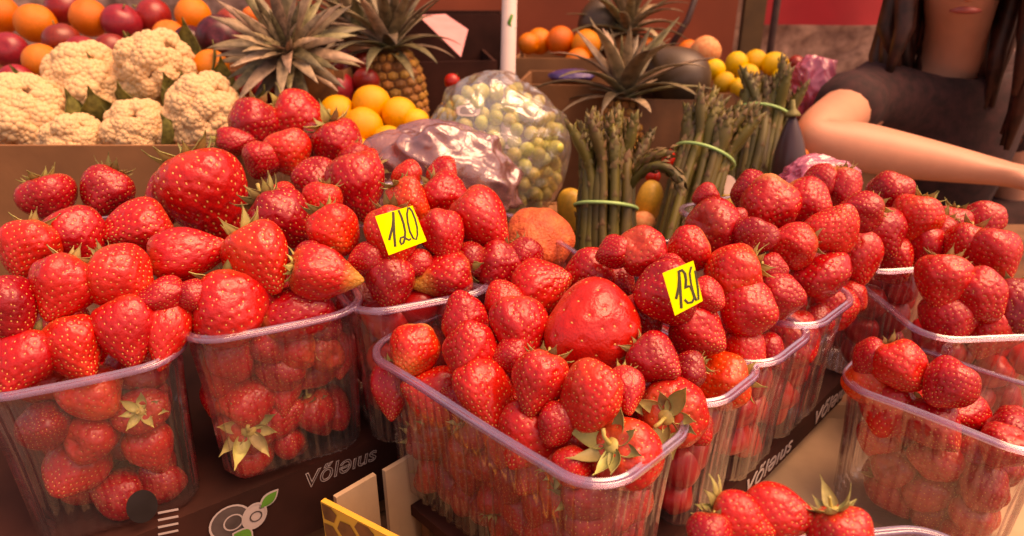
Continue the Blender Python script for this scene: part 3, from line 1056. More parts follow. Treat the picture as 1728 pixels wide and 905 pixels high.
ORD = ['leftmost', 'second', 'third', 'fourth', 'fifth', 'sixth', 'seventh', 'eighth', 'ninth', 'tenth', 'eleventh', 'twelfth', 'thirteenth', 'fourteenth', 'fifteenth', 'sixteenth', 'seventeenth', 'eighteenth', 'nineteenth', 'twentieth', 'twenty-first', 'twenty-second', 'twenty-third', 'twenty-fourth', 'twenty-fifth']


def layer(p):
    return 'upper' if p[2] > -.04 else 'middle' if p[2] > -.065 else 'bottom'


RANK = {}
for n, i in enumerate(order[:budget]):
    RANK.setdefault((DEEP[i][3], layer(DEEP[i][1])), []).append(i)
for k_ in RANK:
    RANK[k_].sort(key=lambda i: pix(P[i])[0])


def deep_label(i):
    nm, ly_ = DEEP[i][3], layer(DEEP[i][1])
    k = RANK[(nm, ly_)].index(i)
    nm = nm.replace('right-hand', 'right').replace('left-hand', 'left')
    if k == 0:
        return 'leftmost strawberry in %s layer of the %s' % (ly_, nm)
    m_ = len(RANK[(DEEP[i][3], ly_)])
    if k == m_ - 1:
        return 'rightmost strawberry in %s layer of the %s' % (ly_, nm)
    if k > m_ // 2:
        return '%s strawberry from the right in %s layer of the %s' % (ORD[min(24, m_ - 1 - k)], ly_, nm)
    return '%s strawberry from the left in %s layer of the %s' % (ORD[min(24, k)], ly_, nm)


low = {k: berry_mesh(k, 30, 32, 20, 60, False) for k in 'cr'}
rest = MB()
for n, i in enumerate(order):
    T, _, r, nm = DEEP[i]
    kind = rnd.choice('ccrrwb')
    q = Quaternion((rnd.gauss(0, 1), rnd.gauss(0, 1), rnd.gauss(0, 1), rnd.gauss(0, 1))).normalized()
    if n < budget:
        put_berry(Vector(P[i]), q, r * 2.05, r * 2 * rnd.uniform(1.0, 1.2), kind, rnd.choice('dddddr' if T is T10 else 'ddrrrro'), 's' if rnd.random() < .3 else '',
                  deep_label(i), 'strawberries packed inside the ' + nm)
    else:
        me = low[rnd.choice('cr')]
        rest.add([Vector(P[i]) + q @ Vector((v.co.x * r * 2, v.co.y * r * 2, v.co.z * r * 2.2)) for v in me.vertices], [p.vertices for p in me.polygons])
if rest.V:
    o = obj('packed_strawberries', rest.mesh('packed_strawberries', M_BERRY))
    o['kind'] = 'stuff'
    o['label'] = 'red strawberries packed deep inside the punnets'
    o.color = (.4, .1, 0, 1)
print('BERRIES', len(BERRIES), 'deep', len(keep))

M_HOLE = mat('black_round_print', (.018, .016, .018), .4, .2)
# ---------------------------------------------------------------- ground, walls, stall table
def structure(name, me, loc=(0, 0, 0), rot=None):
    o = obj(name, me, None, loc, rot)
    o['kind'] = 'structure'
    return o


b = MB()
b.add([(-150, -150, 0), (150, -150, 0), (150, 150, 0), (-150, 150, 0)], [(0, 1, 2, 3)])
structure('ground', b.mesh('ground', M_GROUND, False))

TAB = .845


def table(label, x0, x1, y0, y1, z, name='stall_table'):
    t = thing(name, label, 'table', ((x0 + x1) / 2, (y0 + y1) / 2, 0))
    w, d = (x1 - x0) / 2, (y1 - y0) / 2
    n = max(2, round((y1 - y0) / .14))
    for i in range(n):
        a = -d + 2 * d * i / n
        m = MB()
        m.box(-w + rnd.uniform(0, .01), w - rnd.uniform(0, .01), a + .002, a + 2 * d / n - .002, z - .022, z + rnd.uniform(-.001, .001))
        obj('plank', m.mesh('plank', M_WOOD, False), t)
    for sx in (-1, 1):
        for sy in (-1, 1):
            m = MB()
            m.box(sx * (w - .06) - .03, sx * (w - .06) + .03, sy * (d - .06) - .03, sy * (d - .06) + .03, 0, z - .024)
            obj('leg', m.mesh('leg', M_WOOD, False), t)
    return t


table('low front stall table of brown planks under the strawberry crates', -1.15, 1.15, .14, .74, TAB)
table('rear stall table of brown planks under the pineapples and boxes', -1.6, .60, .745, 1.98, .90)
table('short stall table of brown planks in front of the person at the right', .604, 1.6, .745, 1.14, .90)


def tray(name, label, P, yaw, W, L, z0, z1, m, wall=.006, floor=None, cat='box', group=None, skip=()):
    """open card box: P near-left corner, W along yaw, L away from it"""
    t = thing(name, label, cat, (P[0], P[1], z0), rotz(yaw), group)
    h = z1 - z0
    f = floor if floor is not None else .008
    b = MB()
    b.box(wall, W - wall, wall, L - wall, f - .006, f)
    obj('floor_panel', b.mesh('floor_panel', m, False), t)
    for k, (x0, x1, y0, y1) in enumerate(((0, W, 0, wall), (0, W, L - wall, L), (0, wall, wall, L - wall), (W - wall, W, wall, L - wall))):
        if k in skip:
            continue
        b = MB()
        b.box(x0, x1, y0, y1, 0, h - (.002 if k > 1 else 0))
        obj('side_panel', b.mesh('side_panel', m, False), t)
    return t


# --- dark printed crates that carry the punnets
zc1 = T5['z'] - T5['h'] - .002
A0 = onz(330, 862, zc1)
A1 = onz(628, 742, zc1)
yc = math.atan2(A1.y - A0.y, A1.x - A0.x)
cdir = Vector((math.cos(yc), math.sin(yc), 0))
cnor = Vector((math.sin(yc), -math.cos(yc), 0))       # faces the camera
crate1 = thing('fruit_crate', 'black printed card crate with white lettering under the left-hand punnets', 'crate', A0 - cdir * .42 + Vector((0, 0, TAB + .002 - zc1)), rotz(yc), 'black printed crates under the punnets')
b = MB()
hz = zc1 - TAB - .004
CL = .42 + (A1 - A0).length + .30
b.box(0, CL, .006, .40, hz - .012, hz)
obj('lid_panel', b.mesh('lid_panel', M_DARK, False), crate1)
zlow = hz - .066
b = MB()
b.box(0, CL, 0, .006, zlow, hz + .001)
front1 = obj('front_panel', b.mesh('front_panel', M_DARK, False), crate1)
b = MB()
b.box(0, CL, .010, .020, 0, zlow - .002)
b.box(.006, CL - .006, .38, .39, 0, hz - .014)
obj('lower_panel', b.mesh('lower_panel', M_WOOD, False), crate1)


def text_mesh(name, txt, size, m, outline=0.0, shear=0.0, thick=.0003):
    cu = bpy.data.curves.new(name, 'FONT')
    cu.body = txt
    cu.size = size
    cu.shear = shear
    if outline:
        cu.fill_mode = 'NONE'
        cu.bevel_depth = outline
        cu.bevel_resolution = 1
    else:
        cu.extrude = thick
    o = bpy.data.objects.new(name, cu)
    COL.objects.link(o)
    me = bpy.data.meshes.new_from_object(o.evaluated_get(bpy.context.evaluated_depsgraph_get()))
    bpy.data.objects.remove(o)
    me.materials.clear()
    me.materials.append(m)
    me.name = name
    return me


def facet(o, px, u0):            # x along the front panel for a photo pixel on it
    n = cnor
    r = ray(*px)
    t = (A0 - CAM).dot(n) / r.dot(n)
    p = CAM + r * t
    return (p - (A0 - cdir * .42)).dot(cdir), p.z - (TAB + .002)


x0, z0 = facet(front1, (512, 826), 0)
x1, z1 = facet(front1, (636, 768), 0)
me = text_mesh('lettering', 'Vőləıus', .040, M_WHITEINK, outline=.0007, shear=.25)
wd = max(v.co.x for v in me.vertices) or 1
sc = (x1 - x0) / wd
flat = Quaternion((1, 0, 0), PI / 2)
obj('lettering', me, crate1, (x0, -.0006, z0 + .0), flat, (sc, sc * 1.0, .4))
# blueberries with leaves printed on the crate
m = MB()


def disc(b, cx, cz, r, y, mi, rx=1.0, n=24, rot=0.0, ring=None):
    c, s = math.cos(rot), math.sin(rot)
    V = []
    for k in range(n):
        a = 2 * PI * k / n
        x, z = math.cos(a) * r * rx, math.sin(a) * r
        V.append((cx + x * c - z * s, y, cz + x * s + z * c))
    if ring:
        V2 = []
        for k in range(n):
            a = 2 * PI * k / n
            x, z = math.cos(a) * (r - ring) * rx, math.sin(a) * (r - ring)
            V2.append((cx + x * c - z * s, y, cz + x * s + z * c))
        b.add(V + V2, [(k, (k + 1) % n, n + (k + 1) % n, n + k) for k in range(n)], mi)
    else:
        b.add(V, [tuple(range(n))], mi)


def leafprint(b, cx, cz, L, W, rot, y, mi):
    pts = []
    for k in range(9):
        t = k / 8
        pts.append((L * (t - .5), W * .5 * math.sin(PI * t)))
    for k in range(7, 0, -1):
        t = k / 8
        pts.append((L * (t - .5), -W * .5 * math.sin(PI * t)))
    c, s = math.cos(rot), math.sin(rot)
    b.add([(cx + x * c - z * s, y, cz + x * s + z * c) for x, z in pts], [tuple(range(len(pts)))], mi)


bx_, bz_ = facet(front1, (388, 880), 0)
cx_, cz_ = facet(front1, (428, 868), 0)
lx_, lz_ = facet(front1, (452, 840), 0)
gx_, gz_ = facet(front1, (408, 902), 0)
disc(m, bx_, bz_, .0150, -.0012, 1)
disc(m, bx_, bz_, .0158, -.0016, 0, ring=.0016)
disc(m, bx_ + .002, bz_ - .001, .0075, -.0016, 2, ring=.0012)
disc(m, cx_, cz_, .0115, -.0020, 2, rx=.8, rot=-.3)
disc(m, cx_, cz_, .0122, -.0024, 0, rx=.8, rot=-.3, ring=.0018)
disc(m, cx_ + .001, cz_ - .001, .005, -.0024, 1, ring=.0012)
leafprint(m, lx_, lz_, .021, .0115, .6, -.0020, 0)
leafprint(m, lx_, lz_, .017, .0085, .6, -.0026, 3)
leafprint(m, gx_, gz_, .020, .017, -.8, -.0028, 0)
leafprint(m, gx_, gz_, .017, .014, -.8, -.0032, 3)
obj('berry_print', m.mesh('berry_print', (M_WHITEINK, M_GREYINK, M_WHITEINK, M_GREENINK), False), crate1)
# slanted dashes and a round hole at the left end
m = MB()
for k in range(5):
    px, pz = facet(front1, (284, 858 + k * 12), 0)
    V = [(px - .007, -.0008, pz + .001), (px + .006, -.0008, pz - .0025), (px + .006, -.0008, pz - .0045), (px - .007, -.0008, pz - .001)]
    m.add(V, [(0, 1, 2, 3)])
obj('dash_print', m.mesh('dash_print', M_WHITEINK, False), crate1)
px, pz = facet(front1, (250, 850), 0)
m = MB()
disc(m, px - .004, pz, .014, -.0008, 0, rx=.7)
obj('round_print', m.mesh('round_print', M_HOLE, False), crate1)

zc2 = T1['z'] - T1['h'] - .002
P2 = T1['cen'] - bx * .040 - ly * .092
P2.z = 0
crate2 = thing('fruit_crate', 'black printed card crate under the right-hand row of punnets', 'crate', (P2.x, P2.y, TAB + .002), rotz(yT), 'black printed crates under the punnets')
h2 = zc2 - TAB - .003
b = MB()
b.box(0, .44, .006, .17, h2 - .01, h2)
obj('lid_panel', b.mesh('lid_panel', M_DARK, False), crate2)
b = MB()
b.box(0, .44, 0, .006, h2 - .03, h2 + .001)
obj('front_panel', b.mesh('front_panel', M_DARK, False), crate2)
b = MB()
b.box(.002, .438, .012, .022, 0, h2 - .032)
b.box(.002, .438, .15, .16, 0, h2 - .012)
obj('lower_panel', b.mesh('lower_panel', M_WOOD, False), crate2)
me = text_mesh('lettering', 'Vőləıus', .030, M_WHITEINK, shear=.2)
obj('lettering', me, crate2, (.22, -.0008, h2 - .024), flat, (1, .8, 1))
me = text_mesh('lettering', 'Vőləıus', .030, M_WHITEINK, shear=.2)
obj('lettering', me, crate2, (.36, -.0008, h2 - .024), flat, (1, .8, 1))

# --- carton with the honeycomb print, and the cream card box behind the right-hand crate
Hc = onz(541, 846, .965)
_h = onz(655, 905, .965) - Hc
yh = math.atan2(_h.y, _h.x) + PI / 2
hd = Vector((math.sin(yh), -math.cos(yh), 0))         # runs right and towards the camera
he = Vector((math.cos(yh), math.sin(yh), 0))
hon = thing('honey_carton', 'cream carton with yellow honeycomb print standing left of the front punnet', 'carton', (Hc.x, Hc.y, TAB + .002), rotz(yh - PI / 2))
hh = .965 - TAB - .002
b = MB()
b.box(0, .16, 0, .004, 0, hh)
fp = obj('front_panel', b.mesh('front_panel', M_HONEY, False), hon)
m = MB()
s6 = .0115
for i in range(10):
    for j in range(8):
        cx, cz = .006 + i * s6 * 1.5, hh - .006 - j * s6 * 1.74 - (i % 2) * s6 * .87
        if cz < .012 or cx > .15 or (i + j) % 11 == 7:
            continue
        V = [(cx + s6 * .80 * math.cos(PI / 3 * k + .1), -.0005, cz + s6 * .80 * math.sin(PI / 3 * k + .1)) for k in range(6)]
        V = [(max(.001, x), y, min(hh - .001, z)) for x, y, z in V]
        m.add(V, [tuple(range(6))])
obj('honeycomb_print', m.mesh('honeycomb_print', M_CELL, False), fp)
iq = rotz(-(yh - PI / 2))
e1 = iq @ (onz(640, 789, .965) - Hc)
e1.z = 0
sdv = e1.normalized()
spv = Vector((-sdv.y, sdv.x, 0))
for nm, t0, t1_, top in (('side_panel', .006, .040, hh - .002), ('side_panel', .048, .17, hh - .004)):
    b = MB()
    V = []
    for t_ in (t0, t1_):
        for o_ in (0, .004):
            for z_ in (0, top):
                q_ = sdv * t_ - spv * o_ + Vector((0, .0045, z_))
                V.append(q_)
    b.add(V, [(0, 1, 3, 2), (4, 6, 7, 5), (0, 4, 5, 1), (2, 3, 7, 6), (0, 2, 6, 4), (1, 5, 7, 3)])
    obj(nm, b.mesh(nm, M_CREAM, False), hon)
b = MB()
b.box(.012, .155, .006, .03, .004, .010)
obj('floor_panel', b.mesh('floor_panel', M_CREAM, False), hon)

Pc = onz(1290, 850, .90)
tray('card_box', 'cream card box standing open right of the right-hand crate', (Pc.x - .04, Pc.y - .12, 0), R(-4), .34, .30, TAB + .002, .886, M_CREAM, floor=.022)

# ---------------------------------------------------------------- price tags
def tag_card(label, quad, d, strokes, tilt=0.0, thick=.0006):
    cu, cv = sum(q[0] for q in quad) / 4, sum(q[1] for q in quad) / 4
    c = at(cu, cv, d)
    n = ((CAM - c).normalized() + Vector((.10, 0, .25 + tilt))).normalized()
    P = []
    for u, v in quad:
        r = ray(u, v)
        P.append(CAM + r * ((c - CAM).dot(n) / r.dot(n)))
    ex = (P[1] - P[0]).normalized()
    ey = n.cross(ex)
    q = Matrix((ex, ey, n)).transposed().to_quaternion()
    loc = [((p - c).dot(ex), (p - c).dot(ey)) for p in P]
    t = thing('price_tag', label, 'price tag', c, q, 'yellow price tags')
    m = MB()
    m.add([(x, y, 0) for x, y in loc] + [(x, y, -thick) for x, y in loc],
          [(3, 2, 1, 0), (4, 5, 6, 7)] + [(k, (k + 1) % 4, 4 + (k + 1) % 4, 4 + k) for k in range(4)])
    obj('card', m.mesh('card', M_YELLOW, False), t)
    if strokes:
        m = MB()
        for line, wd in strokes:
            pts = []
            for u, v in line:
                r = ray(u, v)
                p = CAM + r * ((c - CAM).dot(n) / r.dot(n)) - c
                pts.append((p.dot(ex), p.dot(ey), .0003))
            V, Fc = tube(pts, wd, 8, flat=.12)
            # keep the ribbon flat on the card
            m.tube(pts, wd, 6)
        o = obj('number', m.mesh('number', M_INK), t, (0, 0, .0002), None, (1, 1, .12))
    return t


def cz(x0, y0, sx, sy, pts):
    return [(x0 + x * sx, y0 + y * sy) for x, y in pts]


K1 = 120 / 987
q1 = lambda pts: [(620 + x * K1, 330 + y * K1) for x, y in pts]
tag_card('yellow card tag marked 120 on the strawberries of the left-hand row', [(633, 365), (696, 347), (720, 407), (656, 431)], depth(dome_pos(T6, 676, 390, .034, .036)) - .034, [
    (q1([(358, 230), (362, 330), (352, 430), (325, 530), (303, 620)]), .0009), (q1([(360, 240), (366, 400), (374, 560), (388, 712)]), .0009),
    (q1([(432, 205), (470, 290), (505, 400), (525, 510), (520, 600), (500, 660), (472, 680), (455, 640), (462, 590), (500, 575), (540, 600), (580, 620), (605, 600)]), .0008),
    (q1([(565, 165), (550, 260), (560, 370), (590, 500), (640, 600), (680, 610), (695, 540), (690, 440), (660, 320), (620, 220), (575, 165)]), .0007)])
K2 = 100 / 823
q2 = lambda pts: [(1100 + x * K2, 430 + y * K2) for x, y in pts]
tag_card('yellow card tag marked 130 on the strawberries of the right-hand row', [(1118, 461), (1170, 440), (1186, 508), (1139, 533)], depth(dome_pos(T3, 1150, 487, .03, .035)) - .052, [
    (q2([(375, 225), (382, 330), (372, 450), (350, 560), (338, 615)]), .0008), (q2([(378, 240), (392, 400), (400, 560), (412, 745)]), .0008),
    (q2([(375, 235), (420, 215), (460, 260), (475, 350), (468, 470), (500, 440), (535, 440), (570, 520), (590, 600), (560, 660), (500, 670), (455, 620)]), .0008),
    (q2([(550, 165), (525, 260), (545, 400), (575, 520), (620, 640), (650, 620), (640, 470), (620, 330), (600, 220)]), .0006)])
tag_card('corner of a third yellow tag peeping out between the rear strawberries', [(548, 291), (580, 287), (584, 300), (552, 306)], depth(dome_pos(T8, 566, 296, 0, .02)) - .03, None)

# ---------------------------------------------------------------- round fruit
def ball_mesh(name, m, seed, fn=None, stem=None, nu=28, nv=18):
    wob = Wob(seed, 2.5)

    def f(P):
        Q = P * (1 + .018 * wob(P * 2))[:, None]
        r = np.hypot(Q[:, 0], Q[:, 1])
        Q[:, 2] -= .05 * np.exp(-(r / .10) ** 2) * np.sign(Q[:, 2])
        return fn(Q) if fn else Q
    V, Fc = sphere(nu, nv, f)
    b = MB()
    b.add(V, Fc, 0)
    if stem:
        b.tube([(0, 0, .42), (.01, 0, .50), (.04, .01, .57)], [.025, .02, .022], 6, 1)
    return b.mesh(name, (m, M_STEM))


FRUIT = {
    'orange': (ball_mesh('orange', M_ORANGE, 1), 'orange'),
    'yellow_orange': (ball_mesh('yellow_orange', M_YORANGE, 2), 'orange'),
    'lemon': (ball_mesh('lemon', M_LEMON, 3, lambda P: P * np.array([.88, .88, 1.0]) + np.stack([0 * P[:, 0], 0 * P[:, 0], .10 * P[:, 2] * np.exp(-(np.hypot(P[:, 0], P[:, 1]) / .12) ** 2)], -1)), 'lemon'),
    'apple': (ball_mesh('apple', M_APPLE, 4, lambda P: P * np.array([1, 1, .9]) * (1 + .12 * P[:, 2:3]), True), 'apple'),
    'plum': (ball_mesh('plum', M_PLUM, 5, None, True), 'plum'),
    'peach': (ball_mesh('peach', M_PEACH, 6), 'peach'),
    'mango': (ball_mesh('mango', M_MANGO, 7, lambda P: P * np.array([.78, .72, 1.25]) + np.stack([.10 * P[:, 2] ** 2 * 2, 0 * P[:, 0], 0 * P[:, 0]], -1)), 'mango'),
    'tomato': (ball_mesh('tomato', M_TOMATO, 8, None, True), 'tomato'),
    'cherry': (ball_mesh('cherry', M_CHERRY, 9, None, False, 16, 10), 'cherry'),
}


def fruit(kind, u, v, dpx, d, label, group=None, axis=None, name=None):
    p = at(u, v, d)
    s = dpx * d / F
    q = frame(axis) if axis else Quaternion((rnd.gauss(0, 1), rnd.gauss(0, 1), rnd.gauss(0, 1), rnd.gauss(0, 1))).normalized()
    o = obj(name or kind, FRUIT[kind][0], None, p, q, (s, s, s))
    return tag(o, label, FRUIT[kind][1], group)


for a in [
    ('orange', 326, 26, 58, 1.22, 'orange at the top left above the dark plums'),
    ('plum', 322, 72, 56, 1.12, 'dark plum left of the larger dark one, above the cauliflowers'),
    ('plum', 372, 66, 78, 1.10, 'large dark plum with a bluish sheen under the orange'),
    ('apple', 390, 42, 54, 1.18, 'red apple behind the large dark plum'),
    ('orange', 424, 27, 30, 1.25, 'small bit of an orange beside the left pineapple crown'),
    ('orange', 430, 62, 30, 1.22, 'small orange half hidden by the left pineapple crown'),
    ('orange', 357, 113, 58, 1.02, 'orange lying just above the cauliflowers'),
    ('apple', 424, 138, 62, 1.10, 'red apple left of the pineapple crown leaves'),
    ('apple', 398, 160, 56, 1.06, 'dark red apple right behind the cauliflower'),
    ('apple', 452, 158, 56, 1.10, 'red apple under the left pineapple crown'),
    ('apple', 440, 105, 56, 1.16, 'red apple behind the left side of the pineapple crown'),
    ('apple', 572, 152, 62, 1.12, 'orange-red apple in front of the apple pile right of the crown'),
    ('apple', 586, 112, 54, 1.18, 'red apple upper left in the pile beside the standing pineapple'),
    ('apple', 614, 108, 42, 1.16, 'small red apple touching the standing pineapple'),
    ('apple', 618, 138, 46, 1.12, 'red apple lower right in the pile beside the standing pineapple'),
    ('apple', 545, 128, 56, 1.18, 'red apple half hidden behind the right crown leaves'),
    ('apple', 530, 165, 56, 1.12, 'dark apple low between the crown and the yellow oranges'),
    ('apple', 255, 95, 60, 1.15, 'red apple behind the cauliflowers at the far left'),
    ('apple', 205, 40, 64, 1.2, 'red apple at the top of the far left pile'),
    ('orange', 150, 30, 62, 1.2, 'orange at the top of the far left pile'),
    ('orange', 60, 40, 64, 1.2, 'leftmost orange in the top pile'),
    ('apple', 105, 70, 60, 1.15, 'red apple low in the far left pile'),
    ('apple', 15, 85, 60, 1.15, 'leftmost red apple in the far left pile'),
    ('orange', 285, 62, 54, 1.18, 'orange left of the dark plums, behind the highest cauliflower'),
    ('apple', 190, 88, 60, 1.13, 'red apple behind the second cauliflower, right side'),
    ('orange', 70, 105, 60, 1.1, 'orange low in the far left pile above the cauliflowers'),
    ('apple', 140, 92, 60, 1.12, 'dark red apple behind the second cauliflower, left side'),
    ('apple', 30, 140, 60, 1.08, 'red apple lowest at the left margin'),
    ('apple', 260, 30, 62, 1.24, 'red apple at the top beside the orange'),
    ('orange', 0, 25, 62, 1.22, 'orange cut by the left margin at the top'),
    ('apple', 110, 15, 62, 1.26, 'red apple highest in the far left pile'),
    ('tomato', 763, 138, 28, 1.15, 'small red fruit alone in the dark box behind the grapes'),
]:
    fruit(*a[:5], a[5], 'fruit piled at the back left')
for a in [
    ('yellow_orange', 570, 192, 62, .98, 'yellow orange at the left of the yellow pile'),
    ('yellow_orange', 627, 175, 64, .98, 'topmost yellow orange in the pile left of the grapes'),
    ('yellow_orange', 613, 216, 68, .95, 'front yellow orange just above the mauve bag'),
    ('yellow_orange', 674, 194, 60, .97, 'yellow orange right of the topmost one'),
    ('yellow_orange', 702, 207, 46, .96, 'rightmost yellow orange touching the grape bag'),
    ('yellow_orange', 655, 240, 56, .93, 'yellow orange low behind the mauve bag'),
    ('yellow_orange', 600, 258, 56, .92, 'yellow orange low behind the rear strawberries'),
    ('yellow_orange', 545, 225, 50, .97, 'yellow orange half hidden behind the rear punnet'),
]:
    fruit(*a[:5], a[5], 'yellow oranges piled left of the grapes')
for a in [
    ('orange', 946, 69, 48, 1.55, 'middle orange of three in the back card box'),
    ('orange', 989, 76, 50, 1.52, 'right orange of three in the back card box'),
    ('orange', 910, 70, 44, 1.58, 'left orange of three in the back card box'),
    ('orange', 892, 74, 36, 1.55, 'orange tucked left of the three in the back card box'),
    ('orange', 975, 104, 44, 1.50, 'shaded orange below the three in the back card box'),
    ('orange', 1090, 80, 36, 1.6, 'orange behind the middle pineapple crown'),
    ('orange', 1162, 88, 40, 1.45, 'orange left of the pale peach behind the green melon'),
    ('peach', 1190, 88, 52, 1.42, 'pale peach behind the dark green melon'),
]:
    fruit(*a[:5], a[5], 'oranges and peaches at the back right')
for a in [
    ('lemon', 1206, 118, 40, 1.32, 'leftmost lemon in the pile behind the asparagus'),
    ('lemon', 1243, 108, 42, 1.36, 'lemon second from the left in the pile behind the asparagus'),
    ('lemon', 1275, 103, 42, 1.38, 'topmost lemon in the pile behind the asparagus'),
    ('lemon', 1307, 109, 46, 1.36, 'rightmost lemon in the pile behind the asparagus'),
    ('lemon', 1262, 126, 40, 1.34, 'lemon in the middle of the pile behind the asparagus'),
    ('lemon', 1222, 140, 38, 1.30, 'lemon low at the left of the pile behind the asparagus'),
    ('lemon', 1250, 149, 40, 1.28, 'lowest lemon touching the middle asparagus tips'),
    ('lemon', 1318, 132, 36, 1.32, 'lemon peeping out right of the right-hand asparagus'),
]:
    fruit(*a[:5], a[5], 'lemons piled behind the asparagus')
fruit('orange', 1313, 205, 46, 1.03, 'orange between the right-hand asparagus and the bare forearm')
fruit('orange', 1352, 262, 24, 1.0, 'small orange fruit showing by the pink tissue')
fruit('mango', 968, 360, 74, .90, 'yellow mango standing behind the left asparagus bundle', 'mangoes by the left asparagus', (-.25, 0, 1))
fruit('mango', 1095, 342, 62, .92, 'yellow mango between the left and middle asparagus bundles', 'mangoes by the left asparagus', (.15, 0, 1))
fruit('peach', 1084, 378, 44, .90, 'pale peach right at the foot of the left asparagus bundle')
fruit('tomato', 1123, 268, 34, 1.0, 'small red tomato behind the drooping asparagus tip')
fruit('tomato', 1102, 298, 26, .97, 'smaller red tomato left of the drooping asparagus tip')
fruit('lemon', 1228, 338, 40, .90, 'lemon just behind the right-hand heap, under the round label', None)

# knobbly orange fruit in front of the grapes
wobk = Wob(77, 5, 14)
V, Fc = sphere(56, 36, lambda P: P * (1 + .035 * wobk(P * 1.6) + .018 * Wob(5, 14, 14)(P))[:, None] * np.array([1, 1, .8]))
p = at(910, 404, .66)
o = obj('knobbly_fruit', mesh('knobbly_fruit', V, Fc, M_ORANGEB), None, p, frame((.3, -.5, .8)), (.066, .066, .066))
tag(o, 'knobbly orange fruit at the foot of the grape bag', 'fruit')

# ---------------------------------------------------------------- cauliflowers
def floret_mesh(seed):
    g = random.Random(seed)
    b = MB()
    V, Fc = sphere(7, 5)
    for i in range(44):
        z = 1 - i / 43 * .85
        a = i * 2.4
        r = math.sqrt(1 - z * z)
        s = g.uniform(.20, .32)
        c = Vector((r * math.cos(a), r * math.sin(a), z * .8)) * .40
        b.add([Vector(v) * s + c for v in V], Fc)
    V, Fc = sphere(10, 6)
    b.add([Vector(v) * .80 for v in V], Fc)
    return b.mesh('floret', M_CAUL)


FLOR = [floret_mesh(i) for i in (1, 2, 3)]
CLV, CLF = leaf_mesh(5, 1.0, .62, .12)
CLEAF = mesh('leaf', CLV, CLF, M_CAULLEAF)


def cauliflower(u, v, dpx, d, label, axis, leaves=((0, 1.0),)):
    p = at(u, v, d)
    r = dpx * d / F / 2
    t = thing('cauliflower', label, 'cauliflower', p, frame(axis), 'cauliflowers in the brown tray')
    for i in range(22):
        z = 1 - i / 21 * 1.25
        a = i * 2.39996
        rr = math.sqrt(max(0, 1 - z * z))
        n = Vector((rr * math.cos(a), rr * math.sin(a), z))
        s = r * rnd.uniform(.58, .84)
        obj('floret', FLOR[i % 3], t, n * r * rnd.uniform(.62, .76), frame(n, rnd.uniform(0, 6)), (s, s, s))
    V, Fc = sphere(12, 8)
    obj('stalk', mesh('stalk', [(x * r * 1.3, y * r * 1.3, z * r * 1.2 - r * .35) for x, y, z in V], Fc, M_CAUL), t)
    for a, s in leaves:
        obj('leaf', CLEAF, t, (math.cos(a) * r * .86, math.sin(a) * r * .86, -r * .75), rotz(a) @ Quaternion((0, 1, 0), -1.12), (r * 1.55 * s,) * 3)
    return t


L6 = [(k * 1.05, rnd.uniform(.8, 1.1)) for k in range(6)]
cauliflower(268, 122, 138, 1.0, 'cauliflower higher of the two at the left, with green leaves below', (.1, -.45, .9), L6)
cauliflower(347, 196, 140, .95, 'cauliflower right and lower, against the rear strawberries', (.25, -.5, .8), L6[:3])
cauliflower(235, 222, 110, .93, 'cauliflower low at the left, beside the tray corner', (-.2, -.5, .8), L6[:2])
cauliflower(150, 150, 150, 1.0, 'cauliflower second from the left margin', (0, -.4, .9), L6)
cauliflower(50, 200, 150, .95, 'cauliflower at the left margin', (-.1, -.4, .9), L6[:3])
cauliflower(130, 245, 110, .92, 'cauliflower low in front of the two left ones', (.1, -.5, .8), L6[:2])

RT = .90 + .002                  # rear table top
Pa = ony(392, 246, .85)
tray('card_tray', 'brown card tray holding the cauliflowers', (-1.15, .85, 0), 0, Pa.x + 1.15, .26, RT, Pa.z, M_CARD, floor=Pa.z - RT - .06)
tray('card_tray', 'brown card tray of red apples and plums behind the cauliflowers', (-1.15, 1.125, 0), 0, 1.15 - .27, .30, RT, 1.165, M_CARD, floor=1.13 - RT)
tray('card_tray', 'shallow card tray under the yellow oranges', (-.30, .885, 0), 0, .19, .15, RT, 1.05, M_CARD, floor=.085)

# ---------------------------------------------------------------- pineapples
def pleaf(seed, L=1.0, W=.11, bend=.5):
    g = random.Random(seed)
    V, Fc = [], []
    n = 9
    for i in range(n + 1):
        t = i / n
        a = bend * t * t * 1.5
        x = L * (t - .18 * bend * t * t * t)
        z = -bend * L * .45 * t * t
        w = W * .5 * (1 - t ** 1.6) * (.75 + .6 * t) + .001
        for s, dz in ((-1, .30), (0, 0), (1, .30)):
            V.append((x, s * w, z + dz * w))
    m = len(V)
    V += [(x, y, z - .010) for x, y, z in V]
    for i in range(n):
        for k in range(2):
            a = i * 3 + k
            Fc.append((a, a + 1, a + 4, a + 3))
            Fc.append((m + a, m + a + 3, m + a + 4, m + a + 1))
        for k in (0, 2):
            a = i * 3 + k
            Fc.append((a, a + 3, m + a + 3, m + a) if k == 0 else (a, m + a, m + a + 3, a + 3))
    return V, Fc


